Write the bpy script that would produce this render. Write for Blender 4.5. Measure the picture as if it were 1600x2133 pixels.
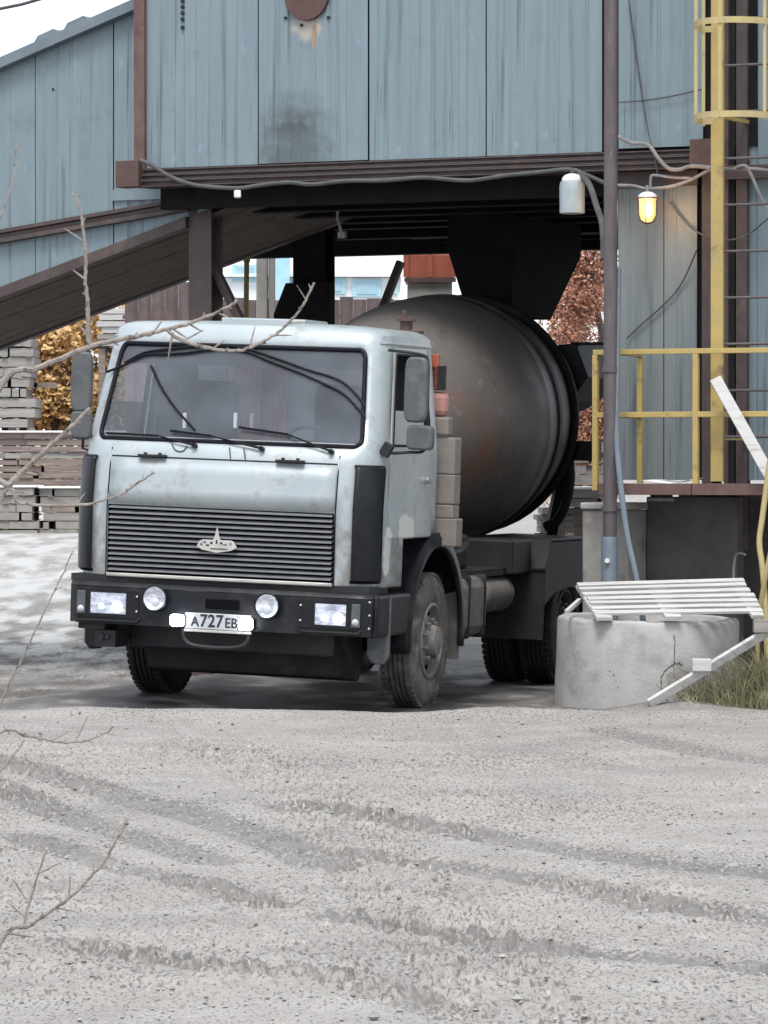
import bpy, math, random
import numpy as np
from mathutils import Vector, Matrix
random.seed(7); RNG = np.random.default_rng(7)
for o in list(bpy.data.objects): bpy.data.objects.remove(o)
scene = bpy.context.scene
COL = scene.collection
R = math.radians
# ------------------------------------------------------------------ camera, sky, sun, exposure
F = 8500.0; CH = 1.87; PITCH = math.atan(91.5 / F)
cam = bpy.data.cameras.new('camera'); camo = bpy.data.objects.new('camera', cam); COL.objects.link(camo)
camo.location = (0, 0, CH); camo.rotation_euler = (math.pi / 2 - PITCH, 0, 0)
cam.sensor_fit = 'HORIZONTAL'; cam.sensor_width = 36; cam.lens = F / 1600 * 36; cam.clip_start = .5; cam.clip_end = 3000
scene.camera = camo
SUN_EL, SUN_AZ = 61, -97          # degrees; azimuth from +X, the sun stands behind the camera to the left
world = bpy.data.worlds.new('World'); scene.world = world; world.use_nodes = True
wn, wl = world.node_tree.nodes, world.node_tree.links
sky = wn.new('ShaderNodeTexSky'); sky.sky_type = 'NISHITA'; sky.sun_disc = False
sky.sun_elevation = R(SUN_EL); sky.sun_rotation = R(90 - SUN_AZ); sky.dust_density = 2; sky.air_density = 1.0; sky.ozone_density = 1
hs = wn.new('ShaderNodeHueSaturation'); hs.inputs['Saturation'].default_value = .30
wl.new(sky.outputs[0], hs.inputs['Color'])
# an even white cloud deck over most of the sky
cl = wn.new('ShaderNodeMix'); cl.data_type = 'RGBA'; cl.inputs[0].default_value = .75; cl.inputs[7].default_value = (6.7, 7.2, 7.9, 1)
wl.new(hs.outputs[0], cl.inputs[6]); wl.new(cl.outputs[2], wn['Background'].inputs['Color'])
wn['Background'].inputs['Strength'].default_value = .10
sl = bpy.data.lights.new('sun', 'SUN'); sl.energy = 1.5; sl.angle = R(20); sl.color = (1, .97, .93)
so = bpy.data.objects.new('sun', sl); COL.objects.link(so)
sd = Vector((math.cos(R(SUN_EL)) * math.cos(R(SUN_AZ)), math.cos(R(SUN_EL)) * math.sin(R(SUN_AZ)), math.sin(R(SUN_EL))))
so.rotation_euler = sd.to_track_quat('Z', 'Y').to_euler()
vs = scene.view_settings; vs.view_transform = 'Standard'; vs.look = 'None'; vs.gamma = 1; vs.use_curve_mapping = False
vs.exposure = 1.05

# ------------------------------------------------------------------ helpers
def ray(px, py):
    a = (px - 800) / F; b = (1066.5 - py) / F
    return Vector((a, math.cos(PITCH) + b * math.sin(PITCH), b * math.cos(PITCH) - math.sin(PITCH)))
def atD(px, py, D):                      # world point of a photo pixel at distance D along +Y
    d = ray(px, py); return Vector((0, 0, CH)) + d * (D / d.y)
class Frame:                              # a local frame of a building or the truck
    def __init__(s, o, e):
        s.M = Matrix.Translation(o) @ Matrix.Rotation(R(e[2]), 4, 'Z') @ Matrix.Rotation(R(e[1]), 4, 'Y') @ Matrix.Rotation(R(e[0]), 4, 'X')
        s.o = Vector(o); s.e = Vector([R(v) for v in e]); s.I = s.M.inverted()
    def at(s, px, py, ax, v):             # photo pixel on the local plane axis=v
        o = s.I @ Vector((0, 0, CH)); d = s.I.to_3x3() @ ray(px, py)
        return o + d * ((v - o[ax]) / d[ax])
    def w(s, p): return s.M @ Vector(p)

class MB:
    def __init__(s): s.v = []; s.f = []
    def add(s, vs_, fs):
        b = len(s.v); s.v += [tuple(p) for p in vs_]; s.f += [tuple(i + b for i in f) for f in fs]; return s
    def box(s, lo, hi, M=None):
        x0, y0, z0 = lo; x1, y1, z1 = hi
        V = [(x0,y0,z0),(x1,y0,z0),(x1,y1,z0),(x0,y1,z0),(x0,y0,z1),(x1,y0,z1),(x1,y1,z1),(x0,y1,z1)]
        if M: V = [M @ Vector(p) for p in V]
        return s.add(V, [(0,3,2,1),(4,5,6,7),(0,1,5,4),(1,2,6,5),(2,3,7,6),(3,0,4,7)])
    def bar(s, a, b, w, h, up=(0, 0, 1)):   # rectangular bar from a to b, w across, h along up
        a, b = Vector(a), Vector(b); d = (b - a).normalized(); u = Vector(up)
        x = d.cross(u)
        if x.length < 1e-4: x = d.cross(Vector((1, 0, 0)))
        x.normalize(); u = x.cross(d)
        V = [p + x * (i * w / 2) + u * (j * h / 2) for p in (a, b) for i, j in ((-1,-1),(1,-1),(1,1),(-1,1))]
        return s.add(V, [(3,2,1,0),(4,5,6,7),(0,1,5,4),(1,2,6,5),(2,3,7,6),(3,0,4,7)])
    def cyl(s, a, b, r0, r1=None, n=16, caps=True):
        return s.tube([a, b], [r0, r0 if r1 is None else r1], n, caps)
    def tube(s, pts, r, n=8, caps=True):
        pts = [Vector(p) for p in pts]; m = len(pts)
        rs = r if isinstance(r, (list, tuple)) else [r] * m
        t0 = (pts[1] - pts[0]).normalized()
        x = t0.orthogonal().normalized(); V = []
        for i, p in enumerate(pts):
            t = (pts[min(i + 1, m - 1)] - pts[max(i - 1, 0)]).normalized()
            x = (x - t * x.dot(t)).normalized(); y = t.cross(x)
            V += [p + (x * math.cos(k * 2 * math.pi / n) + y * math.sin(k * 2 * math.pi / n)) * rs[i] for k in range(n)]
        Fs = [(i*n + k, i*n + (k+1) % n, (i+1)*n + (k+1) % n, (i+1)*n + k) for i in range(m - 1) for k in range(n)]
        if caps: Fs += [tuple(range(n - 1, -1, -1)), tuple((m - 1) * n + k for k in range(n))]
        return s.add(V, Fs)
    def lathe(s, prof, n=32, M=None, a0=0, a1=2 * math.pi):   # prof (r, h) about local Z
        full = abs(a1 - a0 - 2 * math.pi) < 1e-6; k = n if full else n + 1; V = []
        for r, h in prof:
            for i in range(k):
                a = a0 + (a1 - a0) * i / n; p = Vector((r * math.cos(a), r * math.sin(a), h)); V.append(M @ p if M else p)
        Fs = []
        for j in range(len(prof) - 1):
            for i in range(n):
                i2 = (i + 1) % k; Fs.append((j*k + i, j*k + i2, (j+1)*k + i2, (j+1)*k + i))
        return s.add(V, Fs)
    def prism(s, poly, fn, a, b):           # poly 2D, fn(u, v, t) -> 3D, extruded t from a to b
        n = len(poly); V = [fn(u, v, a) for u, v in poly] + [fn(u, v, b) for u, v in poly]
        return s.add(V, [tuple(range(n - 1, -1, -1)), tuple(range(n, 2 * n))] + [(i, (i+1) % n, n + (i+1) % n, n + i) for i in range(n)])
    def mesh(s, name, smooth=False):
        me = bpy.data.meshes.new(name); me.from_pydata(s.v, [], s.f); me.validate(); me.update()
        if smooth:
            me.polygons.foreach_set('use_smooth', [True] * len(me.polygons))
        return me
    def build(s, name, mat, parent=None, smooth=False, bevel=0, solid=0, angle=40):
        import bmesh
        me = s.mesh(name)
        bm = bmesh.new(); bm.from_mesh(me); bmesh.ops.recalc_face_normals(bm, faces=bm.faces); bm.to_mesh(me); bm.free()
        return link(name, me, mat, parent, smooth, bevel, solid, angle)
def link(name, me, mat, parent=None, smooth=False, bevel=0, solid=0, angle=40):
    if mat and not me.materials: me.materials.append(MT[mat] if isinstance(mat, str) else mat)
    o = bpy.data.objects.new(name, me); COL.objects.link(o)
    if parent: o.parent = parent
    if smooth:
        me.polygons.foreach_set('use_smooth', [True] * len(me.polygons))
        try: me.set_sharp_from_angle(angle=R(angle))
        except Exception: pass
    if solid:
        m = o.modifiers.new('solid', 'SOLIDIFY'); m.thickness = solid; m.offset = 0
    if bevel:
        m = o.modifiers.new('bevel', 'BEVEL'); m.width = bevel; m.segments = 2; m.limit_method = 'ANGLE'
    return o
def tag(o, label, cat, group=None, kind=None):
    o['label'] = label; o['category'] = cat
    if group: o['group'] = group
    if kind: o['kind'] = kind
    return o
def empty(name, loc=(0, 0, 0), rot=(0, 0, 0)):
    o = bpy.data.objects.new(name, None); COL.objects.link(o); o.location = loc; o.rotation_euler = rot; o.empty_display_size = .1; return o
def dup(o, parent=None, loc=None):
    c = o.copy(); COL.objects.link(c); c.parent = parent
    if loc is not None: c.location = loc
    return c
def smoothpts(P, k=6):                    # Catmull-Rom through the points
    P = [Vector(p) for p in P]; Q = [P[0] * 2 - P[1]] + P + [P[-1] * 2 - P[-2]]; out = []
    for i in range(1, len(Q) - 2):
        for j in range(k):
            t = j / k; a, b, c, d = Q[i-1:i+3]
            out.append(.5 * ((2*b) + (c-a)*t + (2*a-5*b+4*c-d)*t*t + (3*b-a-3*c+d)*t**3))
    return out + [P[-1]]

# ------------------------------------------------------------------ materials
MT = {}
def mat(name, c1, c2=None, scale=6, rough=.6, metal=0, bump=0, bscale=60, stretch=(1, 1, 1), lo=.35, hi=.65, c3=None, s3=2, lo3=.55, hi3=.7, spec=.5, coat=0, rvar=0):
    m = bpy.data.materials.new(name); m.use_nodes = True; n, l = m.node_tree.nodes, m.node_tree.links
    p = n['Principled BSDF']; p.inputs['Roughness'].default_value = rough; p.inputs['Metallic'].default_value = metal
    p.inputs['Specular IOR Level'].default_value = spec; p.inputs['Coat Weight'].default_value = coat
    tc = n.new('ShaderNodeTexCoord'); mp = n.new('ShaderNodeMapping'); mp.inputs['Scale'].default_value = stretch
    l.new(tc.outputs['Object'], mp.inputs['Vector']); rnd = n.new('ShaderNodeObjectInfo')
    ad = n.new('ShaderNodeVectorMath'); ad.operation = 'MULTIPLY_ADD'; ad.inputs[1].default_value = (9, 7, 5)
    cmb = n.new('ShaderNodeCombineXYZ')
    for i in range(3): l.new(rnd.outputs['Random'], cmb.inputs[i])
    l.new(cmb.outputs[0], ad.inputs[0]); l.new(mp.outputs[0], ad.inputs[2]); vec = ad.outputs[0]
    def noise(sc, det=6):
        t = n.new('ShaderNodeTexNoise'); t.inputs['Scale'].default_value = sc; t.inputs['Detail'].default_value = det; t.inputs['Roughness'].default_value = .62
        l.new(vec, t.inputs['Vector']); return t.outputs['Fac']
    def ramp(fac, a, b):
        r = n.new('ShaderNodeMapRange'); r.inputs[1].default_value = a; r.inputs[2].default_value = b; l.new(fac, r.inputs[0]); return r.outputs[0]
    def mix(f, a, b):
        x = n.new('ShaderNodeMix'); x.data_type = 'RGBA'; l.new(f, x.inputs[0])
        for s_, v in ((6, a), (7, b)):
            if isinstance(v, tuple): x.inputs[s_].default_value = (*v, 1)
            else: l.new(v, x.inputs[s_])
        return x.outputs[2]
    col = None
    if c2 is not None:
        f = ramp(noise(scale), lo, hi); col = mix(f, c1, c2)
        if rvar:
            rr = n.new('ShaderNodeMapRange'); rr.inputs[3].default_value = rough; rr.inputs[4].default_value = rough + rvar; l.new(f, rr.inputs[0]); l.new(rr.outputs[0], p.inputs['Roughness'])
    if c3 is not None: col = mix(ramp(noise(s3), lo3, hi3), col if col is not None else c1, c3)
    if col is None: p.inputs['Base Color'].default_value = (*c1, 1)
    else: l.new(col, p.inputs['Base Color'])
    if bump:
        b = n.new('ShaderNodeBump'); b.inputs['Strength'].default_value = bump; b.inputs['Distance'].default_value = .01
        l.new(noise(bscale), b.inputs['Height']); l.new(b.outputs[0], p.inputs['Normal'])
    MT[name] = m; m['nodes_col'] = 1
    return m, n, l, p, col, noise, ramp, mix, tc
def emit(name, c, s):
    m = bpy.data.materials.new(name); m.use_nodes = True; p = m.node_tree.nodes['Principled BSDF']
    p.inputs['Base Color'].default_value = (*c, 1); p.inputs['Emission Color'].default_value = (*c, 1); p.inputs['Emission Strength'].default_value = s; MT[name] = m
def glass(name, tint, dust, dustcol):
    m = bpy.data.materials.new(name); m.use_nodes = True; n, l = m.node_tree.nodes, m.node_tree.links; n.remove(n['Principled BSDF'])
    tr = n.new('ShaderNodeBsdfTransparent'); tr.inputs[0].default_value = (*tint, 1)
    gl = n.new('ShaderNodeBsdfGlossy'); gl.inputs['Roughness'].default_value = .06
    lw = n.new('ShaderNodeLayerWeight'); lw.inputs[0].default_value = .5
    pw = n.new('ShaderNodeMath'); pw.operation = 'POWER'; pw.inputs[1].default_value = 3.5; l.new(lw.outputs['Facing'], pw.inputs[0])
    fr = n.new('ShaderNodeMath'); fr.operation = 'MULTIPLY_ADD'; fr.inputs[1].default_value = .7; fr.inputs[2].default_value = .06; l.new(pw.outputs[0], fr.inputs[0])
    df = n.new('ShaderNodeBsdfDiffuse'); df.inputs[0].default_value = (*dustcol, 1)
    no = n.new('ShaderNodeTexNoise'); no.inputs['Scale'].default_value = 2.5; no.inputs['Detail'].default_value = 5
    tc = n.new('ShaderNodeTexCoord'); l.new(tc.outputs['Object'], no.inputs['Vector'])
    mr = n.new('ShaderNodeMapRange'); mr.inputs[1].default_value = .3; mr.inputs[2].default_value = .7; mr.inputs[3].default_value = dust * .65; mr.inputs[4].default_value = dust * 1.3; l.new(no.outputs[0], mr.inputs[0])
    a = n.new('ShaderNodeMixShader'); b = n.new('ShaderNodeMixShader')
    l.new(mr.outputs[0], a.inputs[0]); l.new(tr.outputs[0], a.inputs[1]); l.new(df.outputs[0], a.inputs[2])
    l.new(fr.outputs[0], b.inputs[0]); l.new(a.outputs[0], b.inputs[1]); l.new(gl.outputs[0], b.inputs[2])
    l.new(b.outputs[0], n['Material Output'].inputs[0]); MT[name] = m

# truck paint: silver grey, dust on it, scraped-off primer patches behind the left front corner
m, n, l, p, col, noise, ramp, mix, tc = mat('paint', (.34, .385, .405), (.40, .435, .45), 3, .40, .25, c3=(.20, .195, .185), s3=6, lo3=.55, hi3=.82, coat=.1, bump=.05, bscale=8)
sp = n.new('ShaderNodeSeparateXYZ'); l.new(tc.outputs['Object'], sp.inputs[0])
def win(sock, a0, a1, b1, b0):
    x = n.new('ShaderNodeMapRange'); x.inputs[1].default_value = a0; x.inputs[2].default_value = a1; l.new(sock, x.inputs[0])
    y = n.new('ShaderNodeMapRange'); y.inputs[1].default_value = b0; y.inputs[2].default_value = b1; l.new(sock, y.inputs[0])
    q = n.new('ShaderNodeMath'); q.operation = 'MULTIPLY'; l.new(x.outputs[0], q.inputs[0]); l.new(y.outputs[0], q.inputs[1]); return q.outputs[0]
def mul(a, b):
    q = n.new('ShaderNodeMath'); q.operation = 'MULTIPLY'; l.new(a, q.inputs[0])
    if isinstance(b, float): q.inputs[1].default_value = b
    else: l.new(b, q.inputs[1])
    return q.outputs[0]
def addm(a, b):
    q = n.new('ShaderNodeMath'); q.operation = 'ADD'; q.use_clamp = False; l.new(a, q.inputs[0]); l.new(b, q.inputs[1]); return q.outputs[0]
w1 = mul(win(sp.outputs[2], 1.02, 1.14, 1.42, 1.54), win(sp.outputs[1], .28, .38, .44, .56))
w2 = mul(win(sp.outputs[2], 1.22, 1.4, 1.5, 1.62), win(sp.outputs[1], .5, .75, .95, 1.2))
wm = mul(addm(w1, w2), win(sp.outputs[0], .9, 1.0, 2, 3))
wm = ramp(addm(mul(wm, .75), mul(noise(11), .9)), .86, .92)
zl = n.new('ShaderNodeMapRange'); zl.inputs[1].default_value = 1.75; zl.inputs[2].default_value = 1.0; zl.inputs[4].default_value = .34; l.new(sp.outputs[2], zl.inputs[0])
col = mix(ramp(addm(zl.outputs[0], noise(9)), .60, .98), col, (.17, .155, .138))
col = mix(ramp(noise(55), .69, .72), col, (.07, .05, .042))
l.new(mix(wm, col, (.62, .62, .6)), p.inputs['Base Color'])
# galvanised cladding: streaks, faint rust runs
def cladding(name, a, b, rust):
    m, n, l, p, col, noise, ramp, mix, tc = mat(name, a, b, 2.2, .5, .15, stretch=(5, 5, .35), bump=.15, bscale=30, lo=.3, hi=.7)
    t = n.new('ShaderNodeTexNoise'); t.inputs['Scale'].default_value = 1.3; t.inputs['Detail'].default_value = 8; t.inputs['Roughness'].default_value = .7; l.new(tc.outputs['Object'], t.inputs['Vector'])
    c = mix(ramp(t.outputs['Fac'], .56, .74), col, rust)
    for sc_, lo_, hi_, k_ in (((11, 11, .45), .60, .74, .66), ((30, 30, 1.1), .62, .74, .6), ((6, 6, 3.5), .66, .70, 1.25)):
        mp_ = n.new('ShaderNodeMapping'); mp_.inputs['Scale'].default_value = sc_; l.new(tc.outputs['Object'], mp_.inputs[0]); t2 = n.new('ShaderNodeTexNoise'); t2.inputs['Scale'].default_value = 1; t2.inputs['Detail'].default_value = 6; l.new(mp_.outputs[0], t2.inputs['Vector'])
        c = mix(ramp(t2.outputs['Fac'], lo_, hi_), c, tuple(v * k_ for v in a))
    l.new(c, p.inputs['Base Color']); return m, n, l, p, c, ramp, mix, tc
cladding('clad', (.165, .22, .25), (.205, .26, .285), (.13, .16, .17))
cladding('clad_low', (.15, .18, .19), (.20, .22, .22), (.12, .125, .12))
m, n, l, p, c, ramp, mix, tc = cladding('clad_stained', (.165, .22, .25), (.205, .26, .285), (.13, .16, .17))
# soot smudge low on the panel and a rusty run under the round plate
def blob(loc, sx, sz, th=.5):
    mp = n.new('ShaderNodeMapping'); mp.vector_type = 'POINT'; mp.inputs['Location'].default_value = (-loc[0] / sx, 0, -loc[1] / sz); mp.inputs['Scale'].default_value = (1 / sx, 0, 1 / sz)
    l.new(tc.outputs['Object'], mp.inputs[0]); g = n.new('ShaderNodeTexGradient'); g.gradient_type = 'SPHERICAL'; l.new(mp.outputs[0], g.inputs[0])
    t = n.new('ShaderNodeTexNoise'); t.inputs['Scale'].default_value = 9; t.inputs['Detail'].default_value = 5; l.new(tc.outputs['Object'], t.inputs['Vector'])
    q = n.new('ShaderNodeMath'); q.operation = 'MULTIPLY'; l.new(g.outputs[1], q.inputs[0]); l.new(t.outputs['Fac'], q.inputs[1]); return q.outputs[0]
STAIN = (n, l, p, c, ramp, mix, tc, blob)
mat('brown_paint', (.052, .036, .036), (.075, .052, .05), 8, .6, c3=(.10, .07, .06), s3=5, bump=.2)
mat('rust_plate', (.075, .040, .036), (.095, .056, .048), 9, .75, c3=(.08, .05, .045), s3=4, bump=.3)
mat('brown_red', (.10, .052, .048), (.14, .085, .075), 7, .7, c3=(.10, .06, .055), s3=3, bump=.2)
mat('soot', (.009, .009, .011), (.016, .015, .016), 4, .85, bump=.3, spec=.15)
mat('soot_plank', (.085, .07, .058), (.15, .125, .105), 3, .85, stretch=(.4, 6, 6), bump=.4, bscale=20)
mat('dark_steel', (.014, .015, .018), (.026, .026, .027), 5, .6, c3=(.042, .037, .033), s3=3, bump=.2, spec=.3)
mat('chassis', (.014, .014, .015), (.03, .028, .026), 5, .75, c3=(.05, .046, .042), s3=3, bump=.3, spec=.25)
mat('bumper_black', (.006, .0075, .011), (.010, .011, .014), 6, .42, c3=(.035, .032, .03), s3=5, lo3=.48, hi3=.75, spec=.3)
mat('grille_grey', (.155, .16, .18), (.20, .202, .215), 9, .45, bump=.1)
mat('grille_back', (.003, .003, .004), None, rough=.9, spec=.1)
mat('strip', (.42, .40, .37), (.52, .5, .47), 9, .45, .3)
mat('rubber', (.008, .008, .009), (.018, .017, .016), 6, .8, c3=(.04, .037, .034), s3=4, bump=.3)
mat('tyre_dusty', (.05, .046, .042), (.15, .138, .125), 5, .9, c3=(.21, .195, .18), s3=9, bump=.4, bscale=45)
mat('rim_dusty', (.20, .185, .172), (.14, .13, .12), 7, .8, c3=(.27, .25, .23), s3=5, bump=.3)
mat('blackplastic', (.005, .006, .009), (.009, .0095, .012), 8, .38, spec=.3)
mat('mirror_grey', (.06, .067, .072), (.085, .09, .095), 6, .6, c3=(.12, .12, .12), s3=5)
mat('seal', (.004, .0045, .008), None, rough=.5, spec=.2)
mat('chrome', (.7, .7, .72), None, rough=.15, metal=1)
mat('reflector', (.85, .87, .9), (.30, .31, .35), 9, .15, .75, bump=.5, bscale=9, stretch=(1, 1, 2.2), lo=.45, hi=.6)
mat('plate_white', (.46, .47, .50), (.40, .41, .43), 20, .5)
mat('ink', (.01, .01, .012), None, rough=.6)
mat('drum', (.135, .122, .113), (.115, .105, .099), 2.0, .5, c3=(.19, .095, .065), s3=.75, lo3=.58, hi3=.75, bump=.08, bscale=14, rvar=.12)
m, n, l, p, col, noise, ramp, mix, tc = MT['drum'], MT['drum'].node_tree.nodes, MT['drum'].node_tree.links, None, None, None, None, None, None
p = n['Principled BSDF']; src = p.inputs['Base Color'].links[0].from_socket; tcn = [q for q in n if q.type == 'TEX_COORD'][0]
for sc_, lo_, hi_, cc_, st_ in ((7, .62, .70, (.21, .20, .19), (1, 1, 1)), (3, .58, .72, (.07, .065, .062), (2.5, 2.5, .5)), (22, .66, .70, (.24, .225, .21), (1, 1, 1))):
    mp_ = n.new('ShaderNodeMapping'); mp_.inputs['Scale'].default_value = st_; l.new(tcn.outputs['Object'], mp_.inputs[0]); t_ = n.new('ShaderNodeTexNoise'); t_.inputs['Scale'].default_value = sc_; t_.inputs['Detail'].default_value = 7; l.new(mp_.outputs[0], t_.inputs['Vector'])
    r_ = n.new('ShaderNodeMapRange'); r_.inputs[1].default_value = lo_; r_.inputs[2].default_value = hi_; r_.inputs[4].default_value = .6; l.new(t_.outputs['Fac'], r_.inputs[0])
    x_ = n.new('ShaderNodeMix'); x_.data_type = 'RGBA'; x_.inputs[7].default_value = (*cc_, 1); l.new(r_.outputs[0], x_.inputs[0]); l.new(src, x_.inputs[6]); src = x_.outputs[2]
l.new(src, p.inputs['Base Color'])
mat('boxes', (.17, .15, .135), (.22, .195, .175), 5, .75, bump=.2)
mat('tank_grey', (.12, .11, .10), (.18, .17, .155), 5, .75, c3=(.07, .065, .06), s3=3, bump=.25)
mat('red_old', (.36, .09, .05), (.28, .08, .05), 7, .65)
mat('orange_lens', (.5, .08, .03), None, rough=.3)
mat('pinkish', (.38, .19, .16), (.30, .17, .14), 6, .7)
mat('curtain', (.50, .26, .25), (.42, .22, .22), 4, .9)
mat('cab_inner', (.46, .49, .53), (.38, .41, .45), 2, .8)
mat('seat', (.04, .04, .045), (.028, .028, .033), 6, .9)
mat('yellow', (.44, .32, .10), (.37, .28, .11), 8, .55, c3=(.20, .13, .07), s3=7, lo3=.57, hi3=.7, bump=.15)
mat('yellow_pale', (.46, .37, .16), (.40, .33, .17), 8, .6, c3=(.30, .22, .12), s3=9, lo3=.6, hi3=.72, bump=.15)
mat('pole', (.075, .062, .068), (.11, .092, .098), 5, .55, stretch=(3, 3, .7), c3=(.17, .14, .13), s3=9, lo3=.62, hi3=.75, bump=.15)
mat('bluegrey', (.12, .155, .19), (.16, .19, .22), 6, .5)
mat('lampgrey', (.30, .35, .37), (.38, .43, .44), 7, .5, .2)
mat('white_enamel', (.75, .76, .76), (.65, .65, .63), 8, .4)
mat('cable_grey', (.26, .25, .25), (.17, .16, .16), 8, .7)
mat('cable_dark', (.055, .055, .06), (.09, .088, .09), 8, .7)
mat('conc', (.33, .325, .315), (.41, .40, .39), 4, .9, c3=(.22, .208, .19), s3=3.2, lo3=.52, hi3=.74, bump=.5, bscale=35)
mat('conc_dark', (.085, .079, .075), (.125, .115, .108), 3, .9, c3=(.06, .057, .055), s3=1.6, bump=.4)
mat('conc_mid', (.24, .225, .205), (.31, .295, .27), 4, .9, c3=(.17, .16, .15), s3=3, bump=.4)
mat('white_wood', (.53, .52, .505), (.43, .42, .405), 5, .75, stretch=(.6, 8, 8), c3=(.33, .31, .285), s3=4.5, lo3=.54, hi3=.72, bump=.35, bscale=30)
mat('grey_wood', (.22, .208, .195), (.31, .295, .275), 3, .85, stretch=(.4, 6, 6), c3=(.2, .18, .165), s3=4, bump=.3)
mat('brown_wood', (.17, .135, .12), (.26, .21, .185), 3, .85, stretch=(.4, 6, 6), c3=(.33, .29, .26), s3=6, bump=.3)
mat('snowy', (.82, .83, .85), (.7, .7, .71), 8, .8)
mat('bark', (.20, .17, .15), (.33, .29, .26), 22, .85, c3=(.10, .085, .075), s3=45, lo3=.52, hi3=.66, bump=.6, bscale=120)
mat('bark_dark', (.10, .085, .075), (.16, .135, .12), 20, .9, bump=.3)
mat('leaf_orange', (.52, .30, .11), (.62, .42, .20), 3, .7, c3=(.34, .20, .11), s3=1.5)
mat('leaf_red', (.30, .115, .075), (.40, .20, .12), 3, .7, c3=(.22, .10, .085), s3=1.5)
mat('weed', (.095, .10, .052), (.21, .18, .095), 4, .8, c3=(.42, .38, .24), s3=5)
mat('fence_brown', (.085, .06, .06), (.12, .085, .085), 3, .7, c3=(.16, .12, .11), s3=4)
mat('far_blue', (.30, .52, .60), (.37, .58, .65), 4, .6)
mat('far_white', (.75, .77, .78), (.68, .69, .7), 3, .7)
mat('far_pane', (.35, .5, .6), (.28, .42, .5), 3, .2)
mat('stone', (.14, .133, .126), (.36, .35, .335), 3, .9, bump=.3)
emit('led', (.80, .86, 1.0), 16)
for k_ in ('reflector',):
    p_ = MT[k_].node_tree.nodes['Principled BSDF']; p_.inputs['Emission Color'].default_value = (.85, .9, 1, 1); p_.inputs['Emission Strength'].default_value = .10
emit('headlamp_bulb', (.9, .93, 1.0), 9)
emit('bulb', (1.0, .40, .09), 1.9)
glass('windshield_glass', (.86, .90, .95), .15, (.36, .41, .48))
glass('side_glass', (.28, .30, .32), .05, (.3, .32, .34))
glass('lens_glass', (.95, .96, 1), .04, (.6, .6, .6))

# ------------------------------------------------------------------ ground: one sheet to the horizon, ruts and clods near the camera
def vnoise(x, y, seed):
    xi = np.floor(x).astype(np.int64); yi = np.floor(y).astype(np.int64); fx = x - xi; fy = y - yi
    fx = fx * fx * (3 - 2 * fx); fy = fy * fy * (3 - 2 * fy)
    def h(a, b):
        k = (a * 374761393 + b * 668265263 + seed * 974711) & 0xffffffff; k = ((k ^ (k >> 13)) * 1274126177) & 0xffffffff
        return ((k ^ (k >> 16)) & 0xffff) / 65535.0
    return (h(xi, yi) * (1 - fx) + h(xi + 1, yi) * fx) * (1 - fy) + (h(xi, yi + 1) * (1 - fx) + h(xi + 1, yi + 1) * fx) * fy
def sstep(a, b, x): t = np.clip((x - a) / (b - a), 0, 1); return t * t * (3 - 2 * t)
TR = Frame((-1.32, 31.3, 0), (0, 2.2, -18))
def gp(px, py): D = F * CH / (py - 975); return ((px - 800) / F * D, D)
TRACKS = [  # centre lines of old wheel ruts on the ground, half width, depth, darkness
    ([gp(-300, 1520), gp(-100, 1560), gp(200, 1640), gp(380, 1690), gp(560, 1740), gp(700, 1800)], .20, .05, 1),
    ([gp(-300, 1545), gp(-100, 1600), gp(150, 1700), gp(300, 1740), gp(450, 1790)], .17, .05, 1),
    ([gp(60, 1740), gp(230, 1792), gp(400, 1832), gp(560, 1880)], .16, .05, .9),
    ([gp(600, 1680), gp(900, 1722), gp(1150, 1760), gp(1400, 1800), gp(1750, 1840)], .20, .05, 1),
    ([gp(640, 1760), gp(950, 1800), gp(1200, 1842), gp(1400, 1890), gp(1750, 1940)], .20, .05, 1),
    ([gp(720, 1905), gp(1000, 1950), gp(1250, 1985), gp(1500, 2003), gp(1800, 2040)], .17, .05, 1),
    ([gp(150, 1960), gp(400, 2000), gp(700, 2030), gp(950, 2100)], .17, .04, .6),
    ([gp(1250, 1520), gp(1500, 1568), gp(1750, 1595)], .22, .045, .9),
    ([gp(330, 1510), gp(480, 1590), gp(620, 1700), gp(760, 1830), gp(900, 1980), gp(1000, 2150)], .15, .05, .1),
    ([gp(420, 1510), gp(600, 1600), gp(760, 1710), gp(900, 1830), gp(1080, 1990), gp(1200, 2150)], .15, .05, .1),
]
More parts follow.
